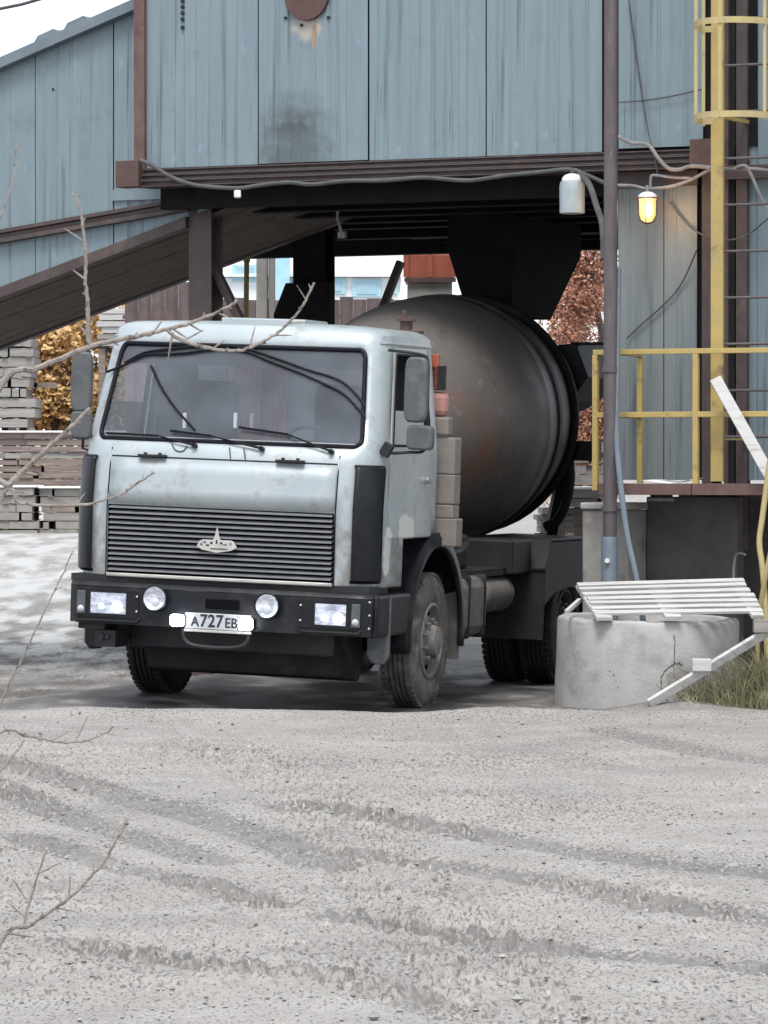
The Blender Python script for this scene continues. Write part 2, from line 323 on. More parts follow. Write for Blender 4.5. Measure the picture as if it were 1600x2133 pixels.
def height(x, y, fine=True):
    x = np.asarray(x, float); y = np.asarray(y, float)
    z = .95 * sstep(40, 58, y) + .5 * sstep(70, 200, y)
    z = z + (vnoise(x * .55, y * .35, 1) - .5) * .05 * sstep(60, 25, y)
    # truck stands on a slight cross fall
    c, s = math.cos(R(-18)), math.sin(R(-18)); dx, dy = x + 1.32, y - 31.3
    lx, ly = c * dx + s * dy, -s * dx + c * dy
    wgt = sstep(-1.0, .4, ly) * (1 - sstep(7.2, 9, ly)) * (1 - sstep(1.45, 2.1, np.abs(lx)))
    z = z * (1 - wgt) + wgt * (-np.clip(lx, -1.6, 1.6) * math.tan(R(2.2)) + .004)
    ridge = (.048 + .03 * vnoise(x * 2.2, y * .8, 31)) * np.exp(-((y - 30.55 - .12 * np.sin(x * 1.7) - .1 * x * .4) / .42) ** 2) * sstep(-3.4, -2.2, x)
    z = z + ridge + .10 * np.exp(-((x - 2.25) / .5) ** 2 - ((y - 31.5) / .32) ** 2)
    if fine:
        tr = np.zeros_like(z); tread = np.zeros_like(z)
        dark = np.zeros_like(z)
        for pts, hw, dep, dk_ in TRACKS:
            P = np.array([tuple(q)[:2] for q in smoothpts([(a, b, 0) for a, b in pts], 8)])
            best = np.full(z.shape, 9.0); arc = np.zeros_like(z); L = 0
            for a, b in zip(P[:-1], P[1:]):
                d = b - a; ll = np.hypot(*d); t = np.clip(((x - a[0]) * d[0] + (y - a[1]) * d[1]) / ll ** 2, 0, 1)
                sd_ = np.hypot(x - a[0] - t * d[0], y - a[1] - t * d[1]); k = sd_ < best
                best = np.where(k, sd_, best); arc = np.where(k, L + t * ll, arc); L += ll
            q = best / hw
            dep = dep * .26; tr += -dep * (1 - sstep(.75, 1.1, q)) + dep * .22 * np.exp(-((q - 1.3) / .28) ** 2)
            dark = np.maximum(dark, dk_ * (1 - sstep(.5, 1.25, q))); tread += (1 - sstep(.6, .95, q)) * .016 * np.sign(np.sin(arc * 30 + np.abs(q) * 3))
        amp = (.35 + .9 * sstep(.35, .65, vnoise(x * .9 + 3, y * .45, 5))) * (1 - .65 * sstep(25.5, 28.5, y) * (1 - sstep(31, 34, y)))
        far = 1 - sstep(40, 47, y)
        z = z + (tr + tread * amp) * far * (1 - wgt)
        n1 = vnoise(x * 7, y * 5.5, 11) - .5; n2 = vnoise(x * 17 + 5, y * 13, 12) - .5; n3 = vnoise(x * 40, y * 22 + 9, 13) - .5
        cl = np.maximum(n2, 0) ** 1.2
        z = z + far * (1 - .6 * wgt) * amp * (n1 * .010 + (n2 * .012 + cl * .030 + n3 * .026) * (.8 + .35 * dark))
    if fine == 'rut': return dark * far * (1 - wgt)
    return z
def gz(x, y): return float(height(np.array([x]), np.array([y]), False)[0])
def axis(dense0, dense1, step, grow, lim):
    a = list(np.arange(dense0, dense1, step)); s = step
    while a[-1] < lim[1]: s *= grow; a.append(a[-1] + s)
    s = step; b = []; cur = dense0
    while cur > lim[0]: s *= grow; cur -= s; b.append(cur)
    return np.array(b[::-1] + a)
gx = axis(-3.3, 3.4, .0135, 1.16, (-900, 900))
gy1 = axis(13.2, 41.0, .046, 1.035, (-60, 75)); gy = np.concatenate([gy1, gy1[-1] + np.cumsum(3.0 * 1.15 ** np.arange(1, 34))])
GX, GY = np.meshgrid(gx, gy); GZ = height(GX, GY)
me = bpy.data.meshes.new('ground'); nx, ny = len(gx), len(gy)
me.vertices.add(nx * ny); me.vertices.foreach_set('co', np.stack([GX, GY, GZ], -1).astype(np.float32).ravel())
ii = (np.arange(ny - 1)[:, None] * nx + np.arange(nx - 1)[None, :]).ravel()
quads = np.stack([ii, ii + 1, ii + nx + 1, ii + nx], 1).astype(np.int32)
me.loops.add(quads.size); me.loops.foreach_set('vertex_index', quads.ravel()); me.polygons.add(len(quads))
me.polygons.foreach_set('loop_start', np.arange(0, quads.size, 4, dtype=np.int32)); me.polygons.foreach_set('loop_total', np.full(len(quads), 4, np.int32))
me.update(calc_edges=True); me.polygons.foreach_set('use_smooth', np.ones(len(quads), bool))
RUT = height(GX, GY, 'rut').astype(np.float32).ravel(); at_ = me.attributes.new('rut', 'FLOAT', 'POINT'); at_.data.foreach_set('value', RUT)
m, n, l, p, col, noise, ramp, mix, tc = mat('mud', (.29, .27, .25), (.365, .344, .322), 2.0, .9, bump=1.0, bscale=80, c3=(.25, .235, .222), s3=.9, lo3=.5, hi3=.72)
ra_ = n.new('ShaderNodeAttribute'); ra_.attribute_name = 'rut'
sp = n.new('ShaderNodeSeparateXYZ'); l.new(tc.outputs['Object'], sp.inputs[0])
def mr(sock, a, b):
    x = n.new('ShaderNodeMapRange'); x.inputs[1].default_value = a; x.inputs[2].default_value = b; l.new(sock, x.inputs[0]); return x.outputs[0]
def mul2(a, b):
    q = n.new('ShaderNodeMath'); q.operation = 'MULTIPLY'; l.new(a, q.inputs[0]); l.new(b, q.inputs[1]); return q.outputs[0]
def tnoise(sx, sy, det=5):
    mp = n.new('ShaderNodeMapping'); mp.inputs['Scale'].default_value = (sx, sy, 1); l.new(tc.outputs['Object'], mp.inputs[0])
    t = n.new('ShaderNodeTexNoise'); t.inputs['Scale'].default_value = 1; t.inputs['Detail'].default_value = det; l.new(mp.outputs[0], t.inputs['Vector']); return t.outputs['Fac']
# damp crumbs: small dark flecks, far denser along the ruts
def add2(a, b, k):
    q = n.new('ShaderNodeMath'); q.operation = 'MULTIPLY_ADD'; q.inputs[1].default_value = k; l.new(b, q.inputs[0]); l.new(a, q.inputs[2]); return q.outputs[0]
ff = add2(add2(tnoise(42, 22, 5), ra_.outputs['Fac'], .125), tnoise(.7, .6), .30)
col = mix(mr(ff, .68, .82), col, (.13, .121, .112))
col = mix(mr(add2(tnoise(70, 28, 3), ra_.outputs['Fac'], .05), .56, .645), col, (.14, .131, .122))
col = mix(mul2(ra_.outputs['Fac'], mr(tnoise(6, 3, 6), .40, .62)), col, (.205, .193, .181))
col = mix(mr(tnoise(40, 18, 3), .63, .72), col, (.42, .408, .395))
# darker churned mud round and behind the truck, deepened in colour for its shadow
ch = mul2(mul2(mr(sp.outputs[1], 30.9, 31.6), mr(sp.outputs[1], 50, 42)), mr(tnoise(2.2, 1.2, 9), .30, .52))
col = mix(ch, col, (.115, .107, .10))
# a skin of wet snow lies on the yard behind the truck
snow = mul2(mul2(mr(sp.outputs[1], 34.5, 42), mr(tnoise(2.4, 1.0, 10), .42, .58)), mr(sp.outputs[0], 1.5, -.5))
c = mix(snow, col, (.43, .43, .425))
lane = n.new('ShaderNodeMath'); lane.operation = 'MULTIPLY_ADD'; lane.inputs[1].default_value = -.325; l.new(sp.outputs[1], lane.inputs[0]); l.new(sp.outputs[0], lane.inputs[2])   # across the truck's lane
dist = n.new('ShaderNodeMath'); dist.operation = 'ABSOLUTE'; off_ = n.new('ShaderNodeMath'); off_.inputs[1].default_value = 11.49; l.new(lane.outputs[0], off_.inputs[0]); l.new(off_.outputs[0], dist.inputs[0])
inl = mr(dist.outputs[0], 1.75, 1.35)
wet_shade = mul2(mul2(mr(sp.outputs[1], 31.0, 31.4), inl), mr(tnoise(1.6, 1.0, 7), .38, .52))  # wet mud colour that also paints the shadow beneath the truck
c = mix(wet_shade, c, (.03, .029, .031)); l.new(c, p.inputs['Base Color'])
rr = n.new('ShaderNodeMapRange'); rr.inputs[3].default_value = .85; rr.inputs[4].default_value = .5; l.new(wet_shade, rr.inputs[0]); l.new(rr.outputs[0], p.inputs['Roughness'])
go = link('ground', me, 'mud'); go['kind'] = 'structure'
# loose stones and crumbs of dried mud
mb = MB()
for i in range(1500):
    y = 13.5 + 18 * random.random() ** 1.3; x = random.uniform(-.1, .1) * y; r = random.choice([.004, .005, .007, .009, .013]) * random.uniform(.7, 1.3)
    if random.random() < .03: r *= 2
    z = float(height(np.array([x]), np.array([y]))[0]) if i < 0 else 0
    mb.v.append((x, y, r)); 
SX = np.array([v[0] for v in mb.v]); SY = np.array([v[1] for v in mb.v]); SR = [v[2] for v in mb.v]; SZ = height(SX, SY); mb = MB()
ico = [(0,0,1),(.9,0,.2),(.28,.85,.25),(-.72,.53,.2),(-.72,-.53,.2),(.28,-.85,.25),(0,0,-.6)]
icf = [(0,1,2),(0,2,3),(0,3,4),(0,4,5),(0,5,1),(6,2,1),(6,3,2),(6,4,3),(6,5,4),(6,1,5)]
for x, y, z, r in zip(SX, SY, SZ, SR):
    a = random.random() * 6.28; ca, sa = math.cos(a), math.sin(a); q = [random.uniform(.7, 1.3) for _ in range(3)]
    mb.add([(x + r*q[0]*(ca*u - sa*v), y + r*q[1]*(sa*u + ca*v), z + r*.3 + r*.8*q[2]*w) for u, v, w in ico], icf)
o = mb.build('gravel', 'stone'); tag(o, 'loose grey stones and crumbs scattered over the muddy yard', 'gravel', kind='stuff')

# ------------------------------------------------------------------ the batching hall over the drive-through
h0 = atD(1268, 1200, 33.9)
HL = Frame((h0.x, h0.y, 0), (0, 0, -26))
def hp(px, py, d=0): return HL.at(px, py, 1, d)
hall = empty('batching_hall', HL.o, HL.e)
tag(hall, 'blue-grey corrugated metal hall raised on posts over the truck', 'building')
def corr(w, h, mat_, parent, x, y, z0, name='wall_panel', top=None, bot=None, pitch=.118, dep=.006, seed=0):
    """one trapezoid-ribbed sheet, x..x+w, bottom z0 (or functions of x for sloping cuts)"""
    rs = random.Random(seed); xs = [0.0]; ds = [0.0]; k = 0; xx = 0
    while xx < w - pitch * 1.7:
        pp = pitch * rs.choice((.75, 1, 1, 1.35))
        for dx, d in ((pp * .66, 0), (.010, dep), (pp * .14, dep), (.010, 0)):
            xx += dx; xs.append(xx); ds.append(d)
    xs.append(w); ds.append(0)
    zt = (lambda q: z0 + h) if top is None else top; zbt = (lambda q: z0) if bot is None else bot
    mb = MB(); rows = 5; nn = len(xs); wob = [rs.uniform(-.004, .004) for _ in range(rows * nn)]
    for r in range(rows):
        for i in range(nn):
            a, b = zbt(x + xs[i]), zt(x + xs[i]); mb.v.append((xs[i], ds[i] + wob[r * nn + i] * (0 < i < nn - 1), a + (b - a) * r / (rows - 1) - z0))
    mb.f = [(r*nn + i, r*nn + i + 1, (r+1)*nn + i + 1, (r+1)*nn + i) for r in range(rows - 1) for i in range(nn - 1)]
    o = mb.build(name, mat_, parent, solid=.003); o.location = (x, y, z0); return o
zb = hp(800, 332).z; ztop = zb + 4.8
seams = [305, 540, 770, 1015, 1258]
sx = [hp(q, 200).x for q in seams]
def stained():
    global n, l, tc
    n, l, p, c, ramp, mix, tc, blob = STAIN
    q = hp(612, 275); k = ramp(blob((q.x - sx[1], q.z - zb), .52, .50), .10, .46); c = mix(k, c, (.075, .09, .095))
    q = hp(612, 330); k = ramp(blob((q.x - sx[1], q.z - zb), .60, .34), .08, .38); c = mix(k, c, (.10, .125, .13))
    q = hp(640, 55); k = ramp(blob((q.x - sx[1], q.z - zb), .24, .20), .15, .28); c = mix(k, c, (.36, .33, .28))
    q = hp(655, 75); k = ramp(blob((q.x - sx[1], q.z - zb), .06, .22), .2, .3); c = mix(k, c, (.30, .22, .15))
    l.new(c, p.inputs['Base Color'])
stained()
for i in range(4):
    corr(sx[i+1] - sx[i] - .014, 4.8, 'clad_stained' if i == 1 else 'clad', hall, sx[i], -.006 * (i % 2), zb + random.uniform(-.006, .006), seed=i)
xr0 = hp(1286, 200).x; xr1 = hp(1462, 200).x; corr(xr1 - xr0, 4.8, 'clad', hall, xr0, .03, zb + .02, seed=9)
xl = hp(288, 200).x; xR = hp(1452, 300).x
# sheeting rails and shell behind, roof, so that the hall has depth
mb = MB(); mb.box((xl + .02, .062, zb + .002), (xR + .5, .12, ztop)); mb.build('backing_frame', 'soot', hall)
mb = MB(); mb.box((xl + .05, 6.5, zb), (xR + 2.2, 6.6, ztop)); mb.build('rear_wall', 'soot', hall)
mb = MB(); mb.box((xl + .05, .1, zb + .9), (xl + .1, 6.5, ztop)); mb.build('side_wall', 'clad', hall)
for k in range(8):
    corr(1.2, ztop, 'clad', hall, xR + 1.32 + k * 1.215, .08, .05, name='wall_panel', seed=60 + k)
mb = MB(); mb.box((xR + 1.3, .11, .0), (xR + 11.1, 6.5, ztop)); mb.build('shading_wing', 'soot', hall)  # unseen wing with panels and roof, added to block sky from the cab side
mb = MB(); mb.box((xR + 2.4, -.25, ztop), (xR + 11.4, 6.8, ztop + .15)); mb.build('roof', 'brown_paint', hall)
mb = MB(); mb.box((xl - .2, -.25, ztop), (xR + 2.39, 6.8, ztop + .15)); mb.build('roof', 'brown_paint', hall)
# corner post
mb = MB(); x0 = hp(283, 200).x; x1 = hp(306, 200).x; mb.box((x0, -.04, zb - .02), (x0 + .035, .12, ztop)).box((x0 + .035, -.05, zb - .02), (x1, .02, ztop)); mb.build('corner_post', 'brown_red', hall, bevel=.004)
# eaves beam made of stacked rolled channels
zc = zb - .012; hgt = [.05, .05, .06]; ymb = [-.05, -.065, -.08]
for h_, yy in zip(hgt, ymb):
    mb = MB(); mb.prism([(yy, zc), (yy, zc - .013), (yy + .035, zc - .013), (yy + .035, zc - h_ + .013), (yy, zc - h_ + .013), (yy, zc - h_ + .002), (.2, zc - h_ + .002), (.2, zc)], lambda u, v, t: (t, u, v), xl + .02, xR)
    mb.build('beam_channel', 'brown_paint', hall, bevel=.003); zc -= h_
zbeam = zc
q0 = hp(240, 335, -.13); q1 = hp(288, 389, -.13); mb = MB(); mb.box((q0.x, -.13, q1.z), (q1.x, .02, q0.z)); mb.build('beam_end_plate', 'rust_plate', hall, bevel=.006)
q0 = hp(1436, 290, -.12); q1 = hp(1482, 346, -.12); mb = MB(); mb.box((q0.x, -.12, q1.z), (q1.x, .02, q0.z)); mb.build('beam_end_plate', 'rust_plate', hall, bevel=.006)
# sooty underside: deck, joists and a lower front girder
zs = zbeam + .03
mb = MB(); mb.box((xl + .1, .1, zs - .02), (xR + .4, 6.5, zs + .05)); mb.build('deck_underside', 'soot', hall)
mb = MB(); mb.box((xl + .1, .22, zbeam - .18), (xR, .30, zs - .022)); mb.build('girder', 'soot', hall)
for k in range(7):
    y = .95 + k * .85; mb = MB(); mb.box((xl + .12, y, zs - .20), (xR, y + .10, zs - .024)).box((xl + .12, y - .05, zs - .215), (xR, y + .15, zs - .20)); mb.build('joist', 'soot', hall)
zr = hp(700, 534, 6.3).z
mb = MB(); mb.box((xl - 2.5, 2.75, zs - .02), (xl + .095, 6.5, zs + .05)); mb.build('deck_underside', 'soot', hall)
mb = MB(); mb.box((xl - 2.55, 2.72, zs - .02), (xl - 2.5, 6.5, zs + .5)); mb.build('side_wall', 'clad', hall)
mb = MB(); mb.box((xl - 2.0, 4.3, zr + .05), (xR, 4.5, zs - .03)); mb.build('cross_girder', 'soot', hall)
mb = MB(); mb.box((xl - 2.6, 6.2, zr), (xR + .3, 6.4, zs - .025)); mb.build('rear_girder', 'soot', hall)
# posts and braces
def post(px0, px1, py, d, name='post', m_='brown_paint', zt=None):
    a = hp(px0, py, d).x; b = hp(px1, py, d).x; w = b - a; t = zt or zs - .026; g = .02
    mb = MB(); mb.box((a, d, g), (a + w, d + .022, t)).box((a, d + .2, g), (a + w, d + .222, t)).box((a + w / 2 - .012, d + .022, g), (a + w / 2 + .012, d + .2, t)).box((a - .06, d - .05, -.25), (a + w + .06, d + .28, g))
    return mb.build(name, m_, hall, bevel=.003)
post(393, 440, 560, .45)
post(610, 676, 560, 3.2, m_='soot')
post(1462, 1484, 600, .05)
for (p0, p1, d) in (((440, 545), (492, 650), .6), ((835, 545), (798, 640), 5.2), ((676, 520), (720, 610), 3.0)):
    if p0[0] == 676: continue
    a = hp(*p0, d); b = hp(*p1, d); b = a + (b - a) * 2.6; mb = MB(); mb.bar(a, b, .07, .07); mb.build('brace', 'brown_paint', hall)
# gusset on the thick post: flared foot of the silo support
a = hp(600, 590, 3.1); b = hp(690, 590, 3.1); c0 = hp(575, 655, 3.1); c1 = hp(692, 655, 3.1)
mb = MB(); mb.prism([(a.x, a.z), (b.x, a.z), (c1.x, c0.z), (c1.x, 1.9), (c0.x, 1.9), (c0.x, c0.z)], lambda u, v, t: (u, t, v), 3.05, 3.15); mb.build('gusset', 'soot', hall)
# loading funnel above the drum
d = 2.6; a = hp(935, 470, d).x; b = hp(1212, 470, d + 1.5).x; a2 = hp(958, 620, d).x; b2 = hp(1146, 640, d + 1.1).x; zf = hp(1150, 655, d).z; zm = hp(1100, 520, d).z
mb = MB(); V = []
for (x0, x1, y0, y1, z) in ((a, b, d, d + 1.5, zs - .03), (a, b - .02, d, d + 1.5, zm), (a2, b2, d + .2, d + 1.1, zf)):
    V += [(x0, y0, z), (x1, y0, z), (x1, y1, z), (x0, y1, z)]
mb.add(V, [(i*4 + k, i*4 + (k+1) % 4, (i+1)*4 + (k+1) % 4, (i+1)*4 + k) for i in range(2) for k in range(4)]); mb.build('loading_funnel', 'soot', hall, solid=.012)
# round plate, bolts, punched holes
def disc(px, py, r, t, m_, name, y=-.02, parent=hall):
    q = hp(px, py, y); mb = MB(); mb.cyl((q.x, y, q.z), (q.x, y + t, q.z), r, n=32 if r > .05 else 10); return mb.build(name, m_, parent, bevel=.004 if r > .05 else 0)
disc(637, -8, .207, .05, 'rust_plate', 'round_plate', -.05)
for bx_, by_ in ((594, 37), (683, 36), (627, 52)): disc(bx_, by_, .014, .02, 'dark_steel', 'bolt')
for by_ in (2, 14, 27, 40, 57): disc(379, by_, .017, .02, 'ink', 'rivet')
for bx_, by_ in ((110, 186), ): pass
# hanging scraps under the deck
q = hp(705, 455, 1.0); mb = MB(); mb.tube([(q.x, 1.0, zs - .1), (q.x - .01, 1.0, q.z), hp(712, 485, 1.0)], .014, 6).box(tuple(hp(703, 496, 1.0)), tuple(hp(718, 482, 1.0) + Vector((0, .05, 0)))); mb.build('hanging_hook', 'cable_grey', hall)

# lower right bay: wall panels, header, pipes and posts under the beam
zp = hp(1400, 1000, 0).z            # floor of the platform
x0 = hp(1288, 700, .1).x; x1 = hp(1384, 700, .1).x; x2 = hp(1452, 700, .1).x; zh = hp(1370, 388, .1).z
corr(x1 - x0 - .008, zh - zp, 'clad_low', hall, x0, .1, zp, seed=21); corr(x2 - x1, zh - zp, 'clad_low', hall, x1, .1, zp, seed=22)
mb = MB(); mb.box((x0, .135, zp), (x2 + 2, .2, zh + .05)); mb.build('backing_frame', 'soot', hall)
mb = MB(); mb.box((x0 - .02, .06, zh + .002), (x2 + .02, .12, zbeam - .002)); mb.build('header_plate', 'brown_paint', hall)
for pa, pb, y_, m_ in ((1508, 1517, .0, 'brown_paint'), (1520, 1530, .06, 'dark_steel'), (1533, 1556, .02, 'brown_paint')):
    a = hp(pa, 500, y_).x; b = hp(pb, 500, y_).x; mb = MB(); mb.box((a, y_, 1.2), (b, y_ + .09, ztop)); mb.build('side_post', m_, hall, bevel=.004)
x3 = hp(1558, 500, .08).x; corr(.8, ztop - zp, 'clad', hall, x3, .08, zp, seed=31)
a = hp(1508, 345, -.01); b = hp(1700, 345, -.01); mb = MB(); mb.box((a.x, -.015, a.z - .11), (b.x, .05, a.z)).box((a.x, -.03, a.z - .115), (b.x, .05, a.z - .10)); mb.build('ledge_beam', 'brown_paint', hall, bevel=.003)

# ------------------------------------------------------------------ conveyor gallery running down to the left
GD = .45
gal = empty('conveyor_gallery', HL.o, HL.e); tag(gal, 'sloping blue-grey corrugated conveyor gallery left of the hall, dark plank underside', 'gallery')
def line(p, q, d=GD):
    a = hp(*p, d); b = hp(*q, d); s = (b.z - a.z) / (b.x - a.x); return (lambda x: a.z + s * (x - a.x)), s
gt, gts = line((0, 150), (280, 28)); gb, gbs = line((0, 600), (390, 452))
gs = [-560, -330, -130, 75, 238, 440]; gxs = [hp(q, 300, GD).x for q in gs]
for i in range(5):
    corr(gxs[i+1] - gxs[i] - .01, 3, 'clad', gal, gxs[i], GD - .004 * (i % 2), 3.0, top=gt, bot=gb, seed=40 + i, pitch=.15)
xa, xb = gxs[0], gxs[-1]; GW = 2.2
def slab(fz, off, th, y0, y1, m_, name, x0=xa, x1=xb):
    mb = MB(); mb.prism([(x0, fz(x0) + off), (x1, fz(x1) + off), (x1, fz(x1) + off + th), (x0, fz(x0) + off + th)], lambda u, v, t: (u, t, v), y0, y1); return mb.build(name, m_, gal, bevel=.004)
slab(gt, .0, .10, GD - .12, GD + GW + .12, 'bluegrey', 'roof_cap', x1=hp(300, 20, GD).x)
for k in range(5):
    px = 20 + k * 62; 
    if k in (1, 2): a = hp(px, 0, GD).x; mb = MB(); mb.prism([(a, gt(a) + .10), (a + .26, gt(a + .26) + .10), (a + .2, gt(a + .2) + .15), (a + .04, gt(a) + .16)], lambda u, v, t: (u, t, v), GD - .1, GD + .5); mb.build('roof_patch', 'bluegrey', gal)
slab(gb, -.10, .10, GD - .05, GD + .06, 'brown_paint', 'bottom_rail', x1=hp(392, 455, GD).x)
slab(gb, -.085, .085, GD + GW - .1, GD + GW, 'brown_paint', 'bottom_rail', x1=xb + .9)
mb = MB(); mb.prism([(xa, gb(xa)), (xb, gb(xb)), (xb, gt(xb)), (xa, gt(xa))], lambda u, v, t: (u, t, v), GD + GW - .03, GD + GW); mb.build('rear_sheet', 'clad', gal)
npl = 9
for k in range(npl):
    y0 = GD + .065 + k * (GW - .17) / npl; slab(gb, -.06 - random.uniform(0, .012), .03, y0, y0 + (GW - .17) / npl - .008, 'soot_plank', 'plank', x1=xb + .75)
slab(gb, -.028, .02, GD + .07, GD + GW - .05, 'soot', 'floor_sheet', x1=xb + .6)
gm, gms = line((0, 494), (392, 426), GD - .06); xm = hp(392, 430, GD - .06).x
for off, th, yy in ((-.055, .045, -.085), (-.01, .04, -.07), (.03, .04, -.10)): slab(gm, off, th - .003, GD + yy, GD - .002, 'brown_paint', 'belt_rail', x1=xm)
o = disc(110, 186, .012, .01, 'ink', 'rivet', GD - .012, gal)
# wall strip where the gallery meets the hall: flange
mb = MB(); mb.box((hp(232, 400, GD - .03).x, GD - .03, hp(232, 418, GD - .03).z), (hp(345, 400, GD - .03).x, GD - .005, hp(232, 396, GD - .03).z)); mb.build('splice_plate', 'clad', gal)

# ------------------------------------------------------------------ poles, hose, cables and lamps on the hall
def W(px, py, d): return HL.w(hp(px, py, d))
pl = empty('steel_pole', W(1270, 1400, -1.0) * 1); base = pl.location.copy(); base.z = gz(base.x, base.y) - .1; pl.location = base
tag(pl, 'tall dark steel pipe standing in front of the hall, right of the truck', 'pole')
top = Vector((W(1274, 0, -1.0).x, base.y, 7.4)) - base
mb = MB(); mb.tube([(0, 0, 0), top * .33, top * .66, top], .056, 18); mb.build('shaft', 'pole', pl, True)
zz = W(1268, 1118, -1.0).z - base.z; mb = MB(); mb.tube([(0, 0, 0), (0, 0, zz - .03), (0, 0, zz)], [.068, .068, .06], 18); mb.build('sleeve', 'bluegrey', pl, True)
mb = MB(); q = W(1265, 1168, -1.09) - base; mb.cyl(q, q + Vector((0, .03, 0)), .02, n=10); mb.build('bolt', 'white_enamel', pl)
for py in (770, 1060):
    mb = MB(); zq = W(1268, py, -1.0).z - base.z; mb.tube([(0, 0, zq - .02), (0, 0, zq + .02)], .066, 18); mb.build('clamp', 'pole', pl)
def cable(pts, r, m_, label, name='cable', cat='cable', group=None, n=8):
    P = smoothpts([W(*q) for q in pts], 6); o_ = P[0].copy(); mb = MB(); mb.tube([q - o_ for q in P], r, n); o = mb.build(name, m_, None, True); o.location = o_
    tag(o, label, cat, group or ('cables on the hall' if cat == 'cable' else None)); return o
cable([(1288, 560, -.95), (1285, 760, -.98), (1284, 900, -1.0), (1292, 1000, -1.05), (1306, 1110, -1.1), (1328, 1215, -1.12), (1345, 1330, -1.15)], .024, 'bluegrey', 'thick blue-grey hose running down beside the steel pole', 'hose', 'hose')
cable([(1208, 362, -.15), (1228, 385, -.3), (1243, 430, -.55), (1255, 470, -.85), (1258, 540, -.93)], .026, 'cable_dark', 'dark curved conduit from the beam down to the steel pole', 'conduit', 'conduit')
cable([(292, 333, -.16), (318, 345, -.16), (355, 368, -.14), (400, 384, -.12), (450, 390, -.12), (500, 392, -.12), (540, 386, -.12), (600, 380, -.12), (650, 384, -.12), (720, 377, -.12), (800, 376, -.12), (880, 370, -.12), (975, 376, -.12), (1050, 366, -.12), (1130, 358, -.12), (1188, 353, -.12), (1225, 366, -.12), (1265, 384, -.2)], .019, 'cable_dark', 'sagging dark power cable strung along the brown eaves beam')
cable([(1288, 284, -.12), (1315, 297, -.12), (1350, 302, -.12), (1372, 330, -.12), (1392, 350, -.12), (1415, 353, -.12), (1440, 346, -.14), (1482, 349, -.6), (1530, 353, -.2), (1570, 352, -.2), (1620, 358, -.2)], .016, 'cable_grey', 'pale grey cable looping below the beam end towards the ladder')
cable([(1286, 386, -.08), (1318, 387, -.08), (1346, 393, -.08), (1380, 391, -.08), (1410, 385, -.08), (1440, 374, -.08), (1470, 358, -.2), (1484, 352, -.5)], .014, 'cable_grey', 'pale grey cable passing just over the lit lamp')
cable([(1355, 393, -.08), (1356, 372, -.08), (1362, 365, -.08), (1400, 369, -.08), (1442, 371, -.08)], .012, 'cable_grey', 'short pale wire rising from the lit lamp and bending right')
cable([(1530, 352, -.2), (1542, 346, -.2), (1556, 348, -.2), (1572, 380, -.2), (1586, 412, -.2), (1605, 445, -.2)], .014, 'cable_grey', 'pale wire drooping right of the ladder rail')
cable([(1310, 0, .0), (1325, 110, .0), (1338, 200, .0), (1350, 270, -.02), (1362, 320, -.08), (1370, 362, -.08)], .007, 'cable_dark', 'thin dark wire hanging down the upper right wall')
cable([(1290, 213, -.01), (1350, 208, -.01), (1400, 200, -.01), (1462, 186, -.01)], .006, 'cable_dark', 'thin dark wire stretched sideways over the upper right wall')
cable([(1395, 420, .06), (1430, 465, .06), (1470, 492, .0), (1520, 500, -.1), (1560, 487, -.1), (1600, 455, -.1)], .007, 'cable_dark', 'thin dark wire slung behind the ladder below the beam')
cable([(1305, 705, .07), (1340, 672, .07), (1385, 632, .07), (1420, 590, .07), (1452, 520, .02)], .007, 'cable_dark', 'thin dark wire slanting across the lower wall panel')
# white cable connector
q = W(495, 405, -.14); o = empty('cable_connector', q); tag(o, 'small white connector hanging from the sagging cable', 'connector')
mb = MB(); mb.box((-.03, -.03, -.03), (.03, .03, .035)); mb.build('housing', 'white_enamel', o, bevel=.01); mb = MB(); mb.cyl((0, 0, .03), (0, 0, .06), .012, n=8); mb.build('neck', 'cable_dark', o)
# unlit pendant lamp
q = W(1192, 405, -.2); lp = empty('pendant_lamp', q); tag(lp, 'unlit grey metal lamp with white cap under the beam', 'lamp')
mb = MB(); mb.lathe([(.095, -.16), (.104, -.155), (.106, .07), (.098, .105), (.085, .11), (.0, .11)], 28); mb.lathe([(.095, -.16), (.09, .09), (0, .09)], 28); mb.build('shade', 'lampgrey', lp, True)
mb = MB(); mb.lathe([(.086, .111), (.084, .135), (.062, .16), (.03, .172), (0, .172)], 24); mb.build('cap', 'white_enamel', lp, True)
mb = MB(); mb.cyl((0, 0, .17), (0, 0, .22), .012, n=10); mb.build('stem', 'cable_dark', lp)
for k in range(4): a = k * math.pi / 2 + .5; mb = MB(); mb.bar((.106 * math.cos(a), .106 * math.sin(a), -.15), (.106 * math.cos(a), .106 * math.sin(a), .08), .012, .006, (math.cos(a), math.sin(a), 0)); mb.build('rib', 'lampgrey', lp)
# lit caged lamp
q = W(1349, 432, -.18); ll = empty('caged_lamp', q); tag(ll, 'lit caged lamp with a warm glow on the right wall', 'lamp')
mb = MB(); mb.lathe([(.066, .07), (.064, -.06), (.05, -.10), (.025, -.118), (0, -.12)], 24); mb.build('bulb_glass', 'bulb', ll, True)
mb = MB(); mb.lathe([(.078, .068), (.08, .075), (.078, .095), (.06, .115), (.03, .128), (0, .13)], 24); mb.build('cap', 'white_enamel', ll, True)
for k in range(6):
    a = k * math.pi / 3 + .2; ca, sa = math.cos(a), math.sin(a); mb = MB(); mb.tube([(.082*ca, .082*sa, .08), (.08*ca, .08*sa, -.05), (.06*ca, .06*sa, -.115), (.012*ca, .012*sa, -.135)], .004, 6); mb.build('cage_wire', 'dark_steel', ll)
mb = MB(); mb.lathe([(.08, .07), (.087, .07), (.087, .08), (.08, .08)], 24); mb.build('cage_ring', 'dark_steel', ll)
